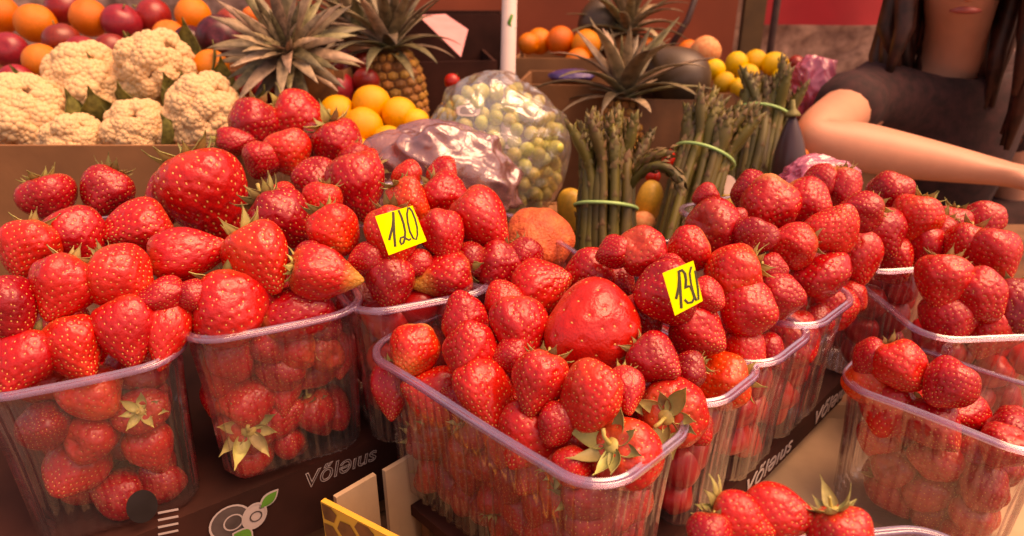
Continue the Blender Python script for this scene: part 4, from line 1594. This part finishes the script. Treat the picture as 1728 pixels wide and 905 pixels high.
PLV = [pleaf(i, 1, .22, bd) for i, bd in enumerate((.15, .5, .9, -.15))]
PLG = [mesh('leaf', v, f, M_PINELEAF) for v, f in PLV]
PLD = [mesh('leaf', v, f, M_PALM) for v, f in PLV]
eb = MB()
n6 = 6
V = [(math.cos(PI / 3 * k + PI / 6) * .5, math.sin(PI / 3 * k + PI / 6) * .56, -.08) for k in range(6)] + \
    [(math.cos(PI / 3 * k + PI / 6) * .40, math.sin(PI / 3 * k + PI / 6) * .44, .10) for k in range(6)] + \
    [(math.cos(PI / 3 * k + PI / 6) * .16, math.sin(PI / 3 * k + PI / 6) * .18, .17) for k in range(6)] + [(0, -.22, .30)]
Fc = [(k, (k + 1) % 6, 6 + (k + 1) % 6, 6 + k) for k in range(6)] + [(6 + k, 6 + (k + 1) % 6, 12 + (k + 1) % 6, 12 + k) for k in range(6)] + [(12 + k, 12 + (k + 1) % 6, 18) for k in range(6)]
eb.add(V, Fc)
EYE = eb.mesh('eye', M_PINEEYE, False)


def pineapple(label, base, axis, rad, hgt, nleaf, leafL, eyes=True, dry=.3, spread=1.0, seed=1, group='pineapples among the fruit at the back'):
    g = random.Random(seed)
    t = thing('pineapple', label, 'pineapple', base, frame(axis), group)

    def prof(z):
        return rad * (1 - abs((z / hgt - .45) / .55) ** 3.2 * .45) * (1 if 0 < z < hgt else .6)
    b = MB()
    zs = [hgt * k / 12 for k in range(13)]
    V, Fc = tube([(0, 0, z) for z in zs], [prof(z) * .97 for z in zs], 24)
    b.add(V, Fc)
    obj('body', b.mesh('body', M_PINEBODY), t)
    if eyes:
        rows = 11
        cnt = 15
        for i in range(rows):
            z = hgt * (.05 + .90 * i / (rows - 1))
            for k in range(cnt):
                a = 2 * PI * (k + .5 * (i % 2)) / cnt
                r = prof(z)
                dz = hgt * .02
                sl = (prof(z + dz) - prof(z - dz)) / (2 * dz)
                n = Vector((math.cos(a), math.sin(a), -sl)).normalized()
                q = n.to_track_quat('Z', 'Y')
                # eye's own up along the fruit
                up = Vector((0, 0, 1)) - n * n.z
                up.normalize()
                q = Matrix((up.cross(n), up, n)).transposed().to_quaternion()
                s = 2 * PI * r / cnt * .98
                obj('eye', EYE, t, (math.cos(a) * r * .97, math.sin(a) * r * .97, z), q, (s, hgt * .90 / (rows - 1) * 1.02, s * .8))
    for i in range(nleaf):
        f = i / (nleaf - 1)
        a = i * 2.39996 + g.uniform(-.15, .15)
        el = (.05 + 1.35 * f ** .8) * spread + g.uniform(-.12, .12)
        L = leafL * (.45 + .6 * math.sin(PI * min(1, f * .8 + .22))) * g.uniform(.85, 1.15)
        ms = PLD if g.random() < dry else PLG
        me = ms[g.choice((1, 2, 2) if f < .35 else (0, 1, 1, 2) if f < .75 else (0, 0, 3, 1))]
        obj('leaf', me, t, (math.cos(a) * rad * .16, math.sin(a) * rad * .16, hgt + .035 * f - .004), rotz(a) @ Quaternion((0, 1, 0), -el), (L, L * .95, L))
    return t


pb = at(672, 196, 1.20)
pineapple('standing pineapple with golden brown eyes behind the yellow oranges', pb + Vector((0, .02, -.045)), (-.06, -.04, 1), .054, .155, 46, .135, True, .2, 1.0, 3)
pc = at(490, 92, 1.0)
ax = Vector((0.02, -.80, .62)).normalized()
pineapple('pineapple lying with its grey-brown leafy crown towards the viewer, above the rear strawberries', pc - ax * .150, ax, .050, .145, 64, .110, False, .6, .9, 5)
pd = at(1052, 170, 1.12)
pineapple('pineapple behind the left asparagus with a sparse pale crown', pd + Vector((0, .02, -.135)), (.03, .05, 1), .046, .135, 34, .150, True, .55, 1.02, 8)
pe = at(1062, 58, 1.55)
pineapple('farthest pineapple in the back card box by the rust tarpaulin', pe + Vector((0, .02, -.15)), (.0, .05, 1), .055, .15, 40, .15, False, .2, 1.0, 9)
pf = at(640, -30, 1.5)
pineapple('pineapple behind the standing one, only its crown in view', at(655, 75, 1.5) + Vector((-.05, .03, -.13)), (-.15, .05, 1), .055, .15, 40, .17, False, .2, 1.0, 12)

# ---------------------------------------------------------------- asparagus
def spear(seed, bend=0.0, L=.225, r=.0054):
    g = random.Random(seed)
    b = MB()
    N = 22
    pts, rad = [], []
    for i in range(N + 1):
        t = i / N
        pts.append(Vector((bend * max(0, t - .55) ** 2 * .55 + .002 * math.sin(t * 4 + seed), .002 * math.sin(t * 5 + seed * 2), L * t)))
        k = 1.0 if t < .72 else 1.0 + .50 * math.sin((t - .72) / .28 * PI * .9) if t < .9 else 1.15 * (1 - (t - .9) / .1) ** .6 + .06
        rad.append(r * k * (1.04 - .10 * t))
    b.tube(pts, rad, 9, 0)

    def bract(t, a, s, m):
        i = min(N - 1, int(t * N))
        p = pts[i].lerp(pts[i + 1], t * N - i)
        rr = rad[i]
        d = Vector((math.cos(a), math.sin(a), 0))
        e = Vector((-math.sin(a), math.cos(a), 0))
        z = Vector((0, 0, 1))
        b.add([p + d * rr * .92 - e * s * .5, p + d * rr * .92 + e * s * .5, p + d * rr * 1.28 + z * s * .5,
               p + d * rr * 1.25 + z * s * 1.45, p + d * rr * .9 + e * s * .33 + z * s * .7, p + d * rr * .9 - e * s * .33 + z * s * .7],
              [(0, 1, 2), (1, 4, 2), (4, 3, 2), (3, 5, 2), (5, 0, 2)], m)
    for k in range(9):
        bract(.12 + .6 * k / 9 + g.uniform(-.02, .02), k * 2.4 + seed, .0075, 1)
    for k in range(30):
        t = .70 + .27 * k / 30
        bract(t, k * 2.39996, .0105 * (1 - .45 * k / 30), 1 if k % 3 else 0)
    return b.mesh('spear', (M_ASP, M_ASPT))


SPEARS = [spear(1), spear(2, .35), spear(3, -.3), spear(4, .15, .215, .0068), spear(5, .8, .22, .0055)]


def bundle(label, foot, top, rad, band_t, n, seed, L=None, tint=0):
    g = random.Random(seed)
    ax = (top - foot)
    ln = ax.length
    t = thing('asparagus_bundle', label, 'asparagus', foot, frame(ax), 'asparagus bundles standing by the strawberries')
    pos = []
    k = 0
    while len(pos) < n and k < 9000:
        k += 1
        a, r = g.uniform(0, 6.28), math.sqrt(g.uniform(0, 1)) * (rad - .005)
        p = (r * math.cos(a), r * math.sin(a))
        if all(math.hypot(p[0] - q[0], p[1] - q[1]) > .0076 for q in pos):
            pos.append(p)
    for x, y in pos:
        f = math.hypot(x, y) / rad
        lean = Vector((x * .05 * g.uniform(-.4, 1.9), y * .05 * g.uniform(-.4, 1.9), .10 + 0)).normalized()
        s = ln / .225 * g.uniform(.86, 1.04)
        zoff = 0
        base = Vector((x, y, 0)) - Vector((lean.x, lean.y, 0)) * ln * band_t / max(.3, lean.z)
        obj('spear', SPEARS[g.choice((0, 0, 1, 2, 3, 3))], t, base, frame(lean, g.uniform(0, 6)), (1.0, 1.0, s))
    V, Fc = [], []
    pts = [((rad + .0022) * math.cos(2 * PI * k / 40), (rad + .0022) * math.sin(2 * PI * k / 40), ln * band_t + .003 * math.sin(2 * PI * k / 40 + 1)) for k in range(41)]
    V, Fc = tube(pts, .0021, 8, False)
    obj('rubber_band', mesh('rubber_band', V, Fc, M_BAND), t)
    return t


def drop(p, z):
    return p


f1, t1 = at(1021, 470, .80), at(1024, 190, .80)
B1 = bundle('left asparagus bundle with drooping tips on its right, green rubber band low', f1, t1, .034, .43, 64, 2)
f2, t2 = at(1140, 430, .86), at(1218, 165, .88)
B2 = bundle('middle asparagus bundle leaning right, behind the heap', f2, t2, .036, .62, 64, 3)
f3, t3 = at(1262, 345, 1.0), at(1302, 118, 1.02)
B3 = bundle('right-hand asparagus bundle, farthest back, by the lemons', f3, t3, .036, .66, 60, 4)
# two drooping spears of the left bundle
inv = B1.rotation_quaternion.inverted()
for path in ([(1065, 300, .79), (1085, 275, .77), (1105, 262, .76), (1135, 257, .755)], [(1060, 320, .785), (1085, 290, .765), (1115, 280, .75), (1140, 295, .745), (1152, 318, .742)]):
    P = [inv @ (at(*q) - f1) for q in path]
    # smooth curve through the points
    C = []
    for i in range(len(P) - 1):
        a, b_, c, d = P[max(0, i - 1)], P[i], P[i + 1], P[min(len(P) - 1, i + 2)]
        for s in range(5):
            t_ = s / 5
            C.append(.5 * ((2 * b_) + (c - a) * t_ + (2 * a - 5 * b_ + 4 * c - d) * t_ ** 2 + (3 * b_ - a - 3 * c + d) * t_ ** 3))
    C.append(P[-1])
    n = len(C)
    m = MB()
    m.tube(C, [.0042 * (1 + .25 * math.sin(PI * min(1, k / n * 1.1))) * (1 if k < n * .8 else max(.12, 1 - (k / n - .8) * 4.5)) for k in range(n)], 9, 0)
    for k in range(24):
        i = min(n - 2, 4 + int(k / 24 * (n - 5)))
        tdir = (C[i + 1] - C[i]).normalized()
        d = Quaternion(tdir, k * 2.4) @ tdir.orthogonal().normalized()
        e = tdir.cross(d)
        p, s = C[i], .0075
        m.add([p + d * .005 - e * s * .45, p + d * .005 + e * s * .45, p + d * .0085 + tdir * s * .5, p + d * .007 + tdir * s * 1.4], [(0, 1, 2), (1, 3, 2), (3, 0, 2)], 1)
    obj('spear', m.mesh('spear', (M_ASP, M_ASPT)), B1)

# ---------------------------------------------------------------- grapes in a clear bag, mauve bag, pink tissue
gc = at(838, 262, .90)
GR = .088
gb = thing('grape_bunch', 'green grapes filling the clear bag behind the mauve bag', 'grapes', gc + Vector((0, 0, -.10)))
V, Fc = sphere(12, 8)
GM = mesh('grape', [(x * .92, y * .92, z * 1.08) for x, y, z in V], Fc, M_GRAPE)
cnt = 0
gp = []
for k in range(6000):
    p = Vector((rnd.gauss(0, 1), rnd.gauss(0, 1), rnd.gauss(0, 1))).normalized() * GR * rnd.uniform(.72, .97)
    p.y *= .8
    p.z *= 1.05
    if p.y > .03:
        continue
    if all((p - q).length > .0165 for q in gp):
        gp.append(p)
    if len(gp) >= 210:
        break
for p in gp:
    s = rnd.uniform(.018, .021)
    obj('grape', GM, gb, p + Vector((0, 0, .10)), frame(p, rnd.uniform(0, 6)), (s, s, s))
m = MB()
m.tube([(0, 0, .02), (.01, 0, .10), (-.005, 0, .18)], [.004, .003, .002], 6)
for p in gp[::9]:
    m.tube([(0, 0, .10 + p.z * .4), (p.x * .8, p.y * .8, p.z * .9 + .10)], .0013, 5)
obj('stem', m.mesh('stem', M_STEM), gb)


def bag(name, label, c, rx, ry, rz, m, seed, amp, freq, cat='plastic bag', neck=None):
    w1, w2 = Wob(seed, freq, 12), Wob(seed + 1, freq * 2.3, 12)

    def f(P):
        N = P / .5
        rid = 1 - np.abs(w1(N)) * .9
        rid2 = 1 - np.abs(w2(N + .15 * w1(N)[:, None])) * .9
        w3 = Wob(seed + 2, freq * 5, 12)
        rid3 = 1 - np.abs(w3(N + .1 * w2(N)[:, None])) * .9
        P = N * (1 + amp * (rid - .4) + amp * .6 * (rid2 - .4) + amp * .3 * (rid3 - .4))[:, None]
        P = P * np.array([rx, ry, rz])
        return P
    V, Fc = sphere(150, 100, f)
    t = thing(name, label, cat, c)
    obj('film', mesh('film', V, Fc, m), t)
    return t


gbag = bag('plastic_bag', 'clear crinkled bag of green grapes with an oval white sticker', gc, GR * 1.10, GR * .92, GR * 1.16, M_FILM, 3, .07, 2.2)
lp = at(790, 187, .835)
nl = (CAM - lp).normalized()
m = MB()
for r_, z_, mi in ((1, 0, 0), (.68, .0004, 1)):
    V = []
    for k in range(20):
        a = 2 * PI * k / 20
        sx = .0150 * r_ * (1.0)
        V.append((sx * abs(math.cos(a)) ** .6 * math.copysign(1, math.cos(a)), .0078 * r_ * abs(math.sin(a)) ** .6 * math.copysign(1, math.sin(a)), z_))
    m.add(V, [tuple(range(20))], mi)
o = obj('sticker', m.mesh('sticker', (M_WHITECARD, M_GREYLAB), False), gbag, lp - gc, frame((-.1, -.75, .66)))
mb = bag('plastic_bag', 'crumpled mauve plastic bag lying between the left heap and the grapes', at(748, 300, .80), .086, .05, .062, M_MAUVE, 9, .17, 2.0)
mb.rotation_mode = 'QUATERNION'
mb.rotation_quaternion = Quaternion((0, 1, 0), .28)
bag('plastic_bag', 'pink plastic bag at the back right by the stone wall', at(1372, 148, 1.38), .050, .04, .055, M_PINKFILM, 14, .22, 1.5)
bag('pink_tissue', 'crumpled pink tissue behind the right-hand strawberries', at(1385, 300, .83), .045, .022, .024, M_PINKFILM, 18, .25, 1.6, 'tissue')
fruit('apple', 1345, 108, 30, 1.45, 'red apple left of the pink plastic bag')
fruit('tomato', 1398, 110, 20, 1.45, 'small red tomato right of the pink plastic bag')

# aubergine, melon, blue lump, oval label
def veg(name, label, cat, P, axis, prof, m, cap=None, squash=1.0):
    t = thing(name, label, cat, P, frame(axis))
    zs = [z for z, r in prof]
    V, Fc = tube([(0, 0, z) for z, r in prof], [r for z, r in prof], 28)
    obj('skin', mesh('skin', V, Fc, m), t, scale=(1, squash, 1))
    if cap:
        b_ = MB()
        z = prof[-1][0]
        r = cap
        b_.tube([(0, 0, z - r * .5), (0, 0, z - r * .1), (0, 0, z + r * .5), (r * .2, 0, z + r * 1.6)], [r * 1.1, r * .9, r * .35, r * .3], 9)
        obj('stalk', b_.mesh('stalk', M_STEM), t)
    return t


def egg(L, r, n=18, k=.62):
    out = []
    for i in range(n + 1):
        t = i / n
        out.append((L * t, max(.001, r * math.sin(PI * t ** k) ** .75)))
    return out


veg('aubergine', 'dark aubergine standing right of the right-hand asparagus', 'aubergine', at(1328, 330, .96), (-.05, .1, 1), egg(.115, .023), M_EGG, .010)
veg('melon', 'dark green-brown melon lying behind the middle asparagus', 'melon', at(1188, 168, 1.20), (-.72, .25, .55), egg(.135, .054, k=.75), M_PAPAYA, .008)
veg('melon', 'dark green melon at the top between two pineapple crowns', 'melon', at(560, 60, 1.62), (.8, .3, .3), egg(.16, .065, k=.8), M_PAPAYA, .009)
veg('melon', 'dark melon at the back beside the farthest pineapple', 'melon', at(1005, 85, 1.62), (.1, .1, 1), egg(.13, .05, k=.85), M_PAPAYA, .009)
bag('plastic_bag', 'violet blue plastic bag lying flat on the back card box', at(966, 128, 1.36), .045, .03, .012, M_BLUE, 21, .10, 1.2)
m = MB()
disc(m, 0, 0, .0125, 0, 0)
disc(m, 0, 0, .0098, -.0006, 1)
lp = at(1226, 312, .86)
o = obj('round_label', m.mesh('round_label', (M_WHITECARD, M_GREYLAB), False), None, lp, frame((0, .35, 1)))
tag(o, 'small round grey label behind the right-hand heap', 'label')

# ---------------------------------------------------------------- boxes at the back
def cardbox(label, u, v, y, wpx, yaw, L, z0, m, floor=.05, name='card_box'):
    p = ony(u, v, y)
    W = wpx * depth(p) / F
    return tray(name, label, (p.x, p.y, 0), yaw, W, L, z0, p.z, m, floor=min(floor, p.z - z0 - .01))


cardbox('brown card box holding the three oranges at the back', 868, 98, 1.50, 215, R(-5), .26, RT, M_CARD, .09)
cardbox('low brown card box with a folded front behind the grapes', 868, 142, 1.24, 200, R(-9), .20, RT, M_CARD, .06)
cardbox('brown wooden box under the dark melon behind the asparagus', 1078, 168, 1.13, 118, R(-6), .16, RT, M_WOOD, .10)
cardbox('card box under the lemons behind the asparagus', 1195, 158, 1.30, 150, R(-3), .20, RT, M_CARD, .12)
cardbox('dark card box behind the grapes with pink paper over its edge', 690, 105, 1.42, 150, R(8), .30, RT, M_DARK, .03)
cardbox('tall dark card box far back left of the white pole', 520, 25, 1.70, 330, R(2), .22, RT, M_DARK, .10)
cardbox('low card box at the foot of the apples and pineapple', 520, 175, 1.17, 120, R(0), .14, RT, M_CARD, .09)
pp = [at(706, 26, 1.44), at(752, 24, 1.50), at(790, 50, 1.46), at(778, 96, 1.40)]
m = MB()
nn = (pp[1] - pp[0]).cross(pp[3] - pp[0]).normalized() * .0012
m.add([*pp, *[p + nn for p in pp]], [(3, 2, 1, 0), (4, 5, 6, 7)] + [(k, (k + 1) % 4, 4 + (k + 1) % 4, 4 + k) for k in range(4)])
tag(obj('pink_paper', m.mesh('pink_paper', M_PINKPAPER, False)), 'sheet of pink paper hanging over the dark box behind the grapes', 'paper')

# white pole with a green mark
p0, p1 = at(856, 170, 1.02), at(860, 0, 1.02)
t = thing('stall_pole', 'white painted pole rising behind the bag of grapes', 'pole', (p0.x, p0.y, RT))
b = MB()
top = p0 + (p1 - p0) * 6.5
b.tube([Vector((-.003, -.03, 0)), Vector((0, 0, p0.z - RT)), top - Vector((p0.x, p0.y, RT))], .0115, 20)
obj('shaft', b.mesh('shaft', M_POLE), t)
b = MB()
mp = at(860, 36, 1.02) - Vector((p0.x, p0.y, RT))
b.tube([mp + Vector((.004, -.0122, .010)), mp + Vector((-.001, -.0126, -.002)), mp + Vector((.002, -.0124, -.009)), mp + Vector((.008, -.0095, -.010))], [.0022, .003, .0028, .002], 6)
obj('green_mark', b.mesh('green_mark', M_GREENINK), t)

# ---------------------------------------------------------------- backdrop: tarpaulin, red cloth, wall, posts
def cloth(name, label, cat, x0, x1, z0, z1, y, m, folds, amp, seed, thick=.003):
    g = Wob(seed, 1.0, 6)
    nx, nz = 90, 24
    V, Fc = [], []
    for k in (0, 1):
        for j in range(nz + 1):
            for i in range(nx + 1):
                s, t = i / nx, j / nz
                a = g(np.array([[s * folds, t * 1.2, 0]]))[0]
                V.append((x0 + (x1 - x0) * s, y + amp * a + k * thick, z0 + (z1 - z0) * t))
    S1 = (nx + 1) * (nz + 1)
    for j in range(nz):
        for i in range(nx):
            a = j * (nx + 1) + i
            Fc.append((a, a + 1, a + nx + 2, a + nx + 1))
            Fc.append((S1 + a, S1 + a + nx + 1, S1 + a + nx + 2, S1 + a + 1))
    return tag(obj(name, mesh(name, V, Fc, m)), label, cat)


xa, xb = ony(430, 0, 2.05).x, ony(1248, 0, 2.05).x
cloth('tarpaulin', 'rust brown tarpaulin hanging behind the oranges', 'tarpaulin', xa, xb, .2, 2.2, 2.06, M_TARP, 5, .018, 3)
m = MB()
m.tube([ony(1183, -30, 2.0), ony(1160, 35, 2.0), ony(1132, 78, 1.98)], .009, 8)
tag(obj('strap', m.mesh('strap', M_METAL)), 'dark slanting strap in front of the rust tarpaulin', 'strap')
m = MB()
q = ony(1306, 40, 1.95)
m.tube([(q.x, q.y, 0), (q.x, q.y, 2.4)], .010, 10)
tag(obj('post', m.mesh('post', M_METAL)), 'thin dark post left of the red cloth', 'post')
q = ony(1272, 40, 2.08)
m = MB()
m.box(q.x - .03, q.x + .03, q.y, q.y + .03, 0, 2.3)
tag(obj('board', m.mesh('board', mat('olive_board', (.17, .085, .028), .7, .3, 6), False)), 'olive brown upright board beside the thin dark post', 'board')
qa, qb = ony(1283, 42, 2.2), ony(1760, 42, 2.2)
cloth('red_cloth', 'red cloth hanging in front of the stone wall', 'cloth', qa.x, qb.x, qa.z, 2.0, 2.2, M_REDCLOTH, 9, .02, 8)
# wall of rough stone: pebbledash relief in the mesh
nx, nz = 150, 70
W0, W1 = -3.5, 3.5
wb = Wob(4, 1.0, 8)
V, Fc = [], []
gg = np.random.default_rng(5)
for j in range(nz + 1):
    for i in range(nx + 1):
        V.append((W0 + (W1 - W0) * i / nx, 2.75 + gg.normal(0, .012), 2.6 * j / nz))
for j in range(nz):
    for i in range(nx):
        a = j * (nx + 1) + i
        Fc.append((a, a + 1, a + nx + 2, a + nx + 1))
b = MB()
b.add(V, Fc)
b.box(W0, W1, 2.80, 3.0, 0, 2.6)
tag(obj('stone_wall', b.mesh('stone_wall', M_STONE)), 'rough pinkish grey stone wall at the very back', 'wall')

# supports hidden behind the heap
tray('card_box', 'small card box under the mauve bag', (-.17, .757, 0), 0, .155, .078, RT, 1.022, M_CARD, floor=1.02 - RT)
tray('card_box', 'card box under the bag of grapes', (-.10, .848, 0), 0, .17, .15, RT, .986, M_CARD, floor=.983 - RT)
tray('card_box', 'small card box under the mangoes behind the left asparagus', (.078, .838, 0), 0, .11, .12, RT, 1.0, M_CARD, floor=.985 - RT)
tray('card_box', 'card box under the pink plastic bag', (.606, 1.33, 0), 0, .14, .16, .02, 1.07, M_CARD, floor=1.03)
tray('card_box', 'narrow card box under the aubergine', (.392, .90, 0), 0, .07, .08, RT, 1.016, M_CARD, floor=1.013 - RT)
_o = at(1313, 205, 1.03)
tag(obj('orange', FRUIT['orange'][0], None, _o - Vector((0, 0, .040)), None, (.041,) * 3), 'orange underneath the one between asparagus and forearm', 'orange')

# ---------------------------------------------------------------- person leaning at the right
def skinned(name, nodes, edges, m, parent=None, sub=2):
    """nodes: list of (position, radius); the first is the root"""
    me = bpy.data.meshes.new(name)
    me.from_pydata([tuple(p) for p, r in nodes], edges, [])
    o = bpy.data.objects.new(name, me)
    COL.objects.link(o)
    md = o.modifiers.new('skin', 'SKIN')
    md.use_smooth_shade = True
    for i, (p, r) in enumerate(nodes):
        s = me.skin_vertices[0].data[i]
        s.radius = r if hasattr(r, '__len__') else (r, r)
        s.use_root = (i == 0)
    sb = o.modifiers.new('sub', 'SUBSURF')
    sb.levels = sb.render_levels = sub
    dg = bpy.context.evaluated_depsgraph_get()
    out = bpy.data.meshes.new_from_object(o.evaluated_get(dg))
    bpy.data.objects.remove(o)
    out.materials.clear()
    out.materials.append(m)
    out.polygons.foreach_set('use_smooth', [True] * len(out.polygons))
    return obj(name, out, parent)


PX, PY = .86, 1.36
per = thing('person', 'person in a black short sleeved top with dark hair, bare forearm on the stall', 'person', (PX, PY, 0))
O = Vector((PX, PY, 0))
el = at(1362, 236, 1.03)
shL = at(1478, 150, 1.24)
wr = at(1680, 290, 1.01)
shR = Vector((shL.x + .33, shL.y + .10, shL.z + .01))
nk = (shL + shR) / 2 + Vector((-.01, -.02, .055))
hd_ = nk + Vector((-.05, -.06, .15))
pel = Vector((PX + .03, PY + .12, .86))
chest = (shL + shR) / 2 + Vector((0, .02, -.14))
belly = (chest + pel) / 2
nodes = [(pel, (.15, .11)), (belly, (.135, .10)), (chest, (.15, .105)), (nk + Vector((0, .03, -.05)), (.07, .06)), (nk + Vector((-.01, 0, .03)), (.048, .048)),
         (hd_ + Vector((.0, .02, -.04)), (.066, .072)), (hd_ + Vector((-.005, .0, .03)), (.074, .084)), (hd_ + Vector((-.005, .0, .085)), (.050, .058))]
edges = [(0, 1), (1, 2), (2, 3), (3, 4), (4, 5), (5, 6), (6, 7)]


def chain(start, items):
    k = start
    for p, r in items:
        nodes.append((p, r))
        edges.append((k, len(nodes) - 1))
        k = len(nodes) - 1
    return k


chain(2, [(shL + Vector((.03, .02, -.02)), .058), (shL.lerp(el, .45), .045), (el, (.040, .036)), (el.lerp(wr, .10), .037), (el.lerp(wr, .26), .043), (el.lerp(wr, .6), .034), (wr, (.027, .020))])
wl = len(nodes) - 1
hx = (wr - el).normalized()
palm = wr + hx * .055
chain(wl, [(palm, (.036, .016))])
pk = len(nodes) - 1
sd = Vector((0, 0, 1)).cross(hx).normalized()
for k, (off, ln) in enumerate(((-.030, .062), (-.010, .075), (.010, .070), (.029, .055))):
    b0 = palm + hx * .030 + sd * off
    chain(pk, [(b0, .0095), (b0 + hx * ln * .45 + Vector((0, 0, -.004)), .0085), (b0 + hx * ln * .8 + Vector((0, 0, -.014)), .0078), (b0 + hx * ln + Vector((0, 0, -.024)), .0065)])
tb = wr + hx * .02 - sd * .030
chain(wl, [(tb, .013), (tb + hx * .03 - sd * .018 + Vector((0, 0, -.006)), .011), (tb + hx * .055 - sd * .022 + Vector((0, 0, -.014)), .0085)])
# other arm hangs down
elR = shR + Vector((.08, .03, -.28))
wrR = elR + Vector((-.06, -.16, -.17))
chain(2, [(shR + Vector((-.02, .01, -.02)), .058), (shR.lerp(elR, .5), .044), (elR, .036), (elR.lerp(wrR, .3), .037), (wrR, .024)])
wk = len(nodes) - 1
hx2 = (wrR - elR).normalized()
pm2 = wrR + hx2 * .055
chain(wk, [(pm2, (.034, .016))])
pk2 = len(nodes) - 1
sd2 = Vector((1, 0, 0))
for off, ln in ((-.030, .060), (-.010, .072), (.010, .068), (.029, .053)):
    b0 = pm2 + hx2 * .03 + sd2 * off
    chain(pk2, [(b0, .0095), (b0 + hx2 * ln * .5 + Vector((0, .006, 0)), .0085), (b0 + hx2 * ln + Vector((0, .018, 0)), .0065)])
chain(wk, [(wrR + hx2 * .03 - sd2 * .03, .012), (wrR + hx2 * .07 - sd2 * .042, .009)])
# legs
for s in (-1, 1):
    hip = pel + Vector((s * .09, 0, -.06))
    chain(0, [(hip, .085), (Vector((hip.x, hip.y, .48)), .056), (Vector((hip.x, hip.y + .02, .10)), .038), (Vector((hip.x, hip.y - .10, .04)), .034)])
nodes = [(p - O, r) for p, r in nodes]
body = skinned('body', nodes, edges, M_SKIN, per)
hl = hd_ - O
# face
fdir = Vector((-.45, -.85, -.28)).normalized()
fs = Vector((0, 0, 1)).cross(fdir).normalized()
fu = fdir.cross(fs)
V, Fc = sphere(12, 8)
eyem = mat('eye_white', (.7, .6, .55), .25)
iris = mat('iris', (.03, .015, .01), .2)
for s in (-1, 1):
    c = hl + fdir * .070 + fs * .030 * s + fu * .012
    e = obj('eye', mesh('eye', [Vector(v) * .022 for v in V], Fc, eyem), per, c)
    obj('iris', mesh('iris', [Vector((v[0], v[1], v[2])) * .011 for v in V], Fc, iris), e, fdir * .0075)
    m = MB()
    m.tube([c + fu * .016 + fs * .016 * k + fdir * (.010 - .006 * abs(k)) for k in (-1, -.3, .4, 1)], [.002, .0035, .0035, .002], 6)
    obj('eyebrow', m.mesh('eyebrow', M_HAIR), per)
m = MB()
m.tube([hl + fdir * .074 + fu * .018, hl + fdir * .086 - fu * .004, hl + fdir * .098 - fu * .024, hl + fdir * .080 - fu * .032], [.007, .009, .013, .008], 10)
obj('nose', m.mesh('nose', M_SKIN), per)
m = MB()
m.tube([hl + fdir * .076 + fs * .022 * k - fu * (.052 + .003 * k * k) + fdir * (.006 * (1 - k * k)) for k in (-1, -.5, 0, .5, 1)], [.002, .0055, .006, .0055, .002], 8)
obj('mouth', m.mesh('mouth', mat('lips', (.45, .10, .08), .4)), per)
# hair: cap and long locks falling on both sides of the face
m = MB()
V, Fc = sphere(24, 16)
m.add([Vector((v[0] * .185, v[1] * .205, v[2] * .215)) + hl + Vector((.012, .028, .030)) for v in V], Fc)
for k in range(46):
    a = rnd.uniform(-2.5, 2.5)
    back = -fdir
    d = Quaternion((0, 0, 1), a) @ Vector((back.x, back.y, 0)).normalized()
    if abs(a) > 2.15:
        continue
    p = hl + d * .088 + Vector((0, 0, .05))
    ln = rnd.uniform(.22, .34)
    pts = [p + Vector((0, 0, .03)), p + d * .016 - Vector((0, 0, ln * .3)), p + d * .022 + Vector((rnd.uniform(-.015, .015), -.012, -ln * .65)), p + d * .012 + Vector((rnd.uniform(-.02, .02), -.03, -ln))]
    m.tube(pts, [.016, .020, .017, .005], 7)
obj('hair', m.mesh('hair', M_HAIR), per)
# black top: torso and short sleeves a little larger than the body
tn = [(pel - O + Vector((0, 0, -.04)), (.168, .128)), (belly - O, (.158, .140)), (chest - O, (.172, .150)), (nk - O + Vector((0, .04, -.075)), (.115, .105)), (nk - O + Vector((-.004, .02, -.040)), (.070, .066))]
te = [(0, 1), (1, 2), (2, 3), (3, 4)]
for sh, e_ in ((shL, el), (shR, elR)):
    k = 2
    sg = Vector((.03, .02, -.02)) if sh is shL else Vector((-.02, .01, -.02))
    for p, r in ((sh + sg, .074), (sh.lerp(e_, .30), .063), (sh.lerp(e_, .58), .058)):
        tn.append((p - O, r))
        te.append((k, len(tn) - 1))
        k = len(tn) - 1
top = skinned('top', tn, te, M_CLOTH, per)
fold1, fold2 = Wob(31, 9, 10), Wob(32, 22, 12)
cv_ = np.array([v.co for v in top.data.vertices])
nv_ = np.array([v.normal for v in top.data.vertices])
cv_ = cv_ + nv_ * (.009 * (1 - np.abs(fold1(cv_ * [1, 1, .45]))) + .004 * fold2(cv_ * [1, 1, .5]))[:, None]
top.data.vertices.foreach_set('co', cv_.ravel())
top.data.update()
tn = [(pel - O + Vector((0, 0, .02)), (.172, .13))]
te = []
for s in (-1, 1):
    hip = pel - O + Vector((s * .09, 0, -.06))
    k = 0
    for p, r in ((hip, .098), (Vector((hip.x, hip.y, .48)), .072), (Vector((hip.x, hip.y + .02, .12)), .056)):
        tn.append((p, r))
        te.append((k, len(tn) - 1))
        k = len(tn) - 1
skinned('trousers', tn, te, M_CLOTH, per)
m = MB()
for s in (-1, 1):
    V, Fc = sphere(14, 9)
    c = pel - O + Vector((s * .09, -.07, 0))
    m.add([(v[0] * .10 + c.x, v[1] * .28 + c.y, max(0.002, v[2] * .11 + .045)) for v in V], Fc)
obj('shoes', m.mesh('shoes', M_DARK), per)
tray('card_box', 'card box under the bare elbow behind the aubergine', (el.x - .06, el.y - .035, 0), 0, .17, .07, RT, el.z - .036, M_CARD, floor=el.z - .036 - RT - .004)
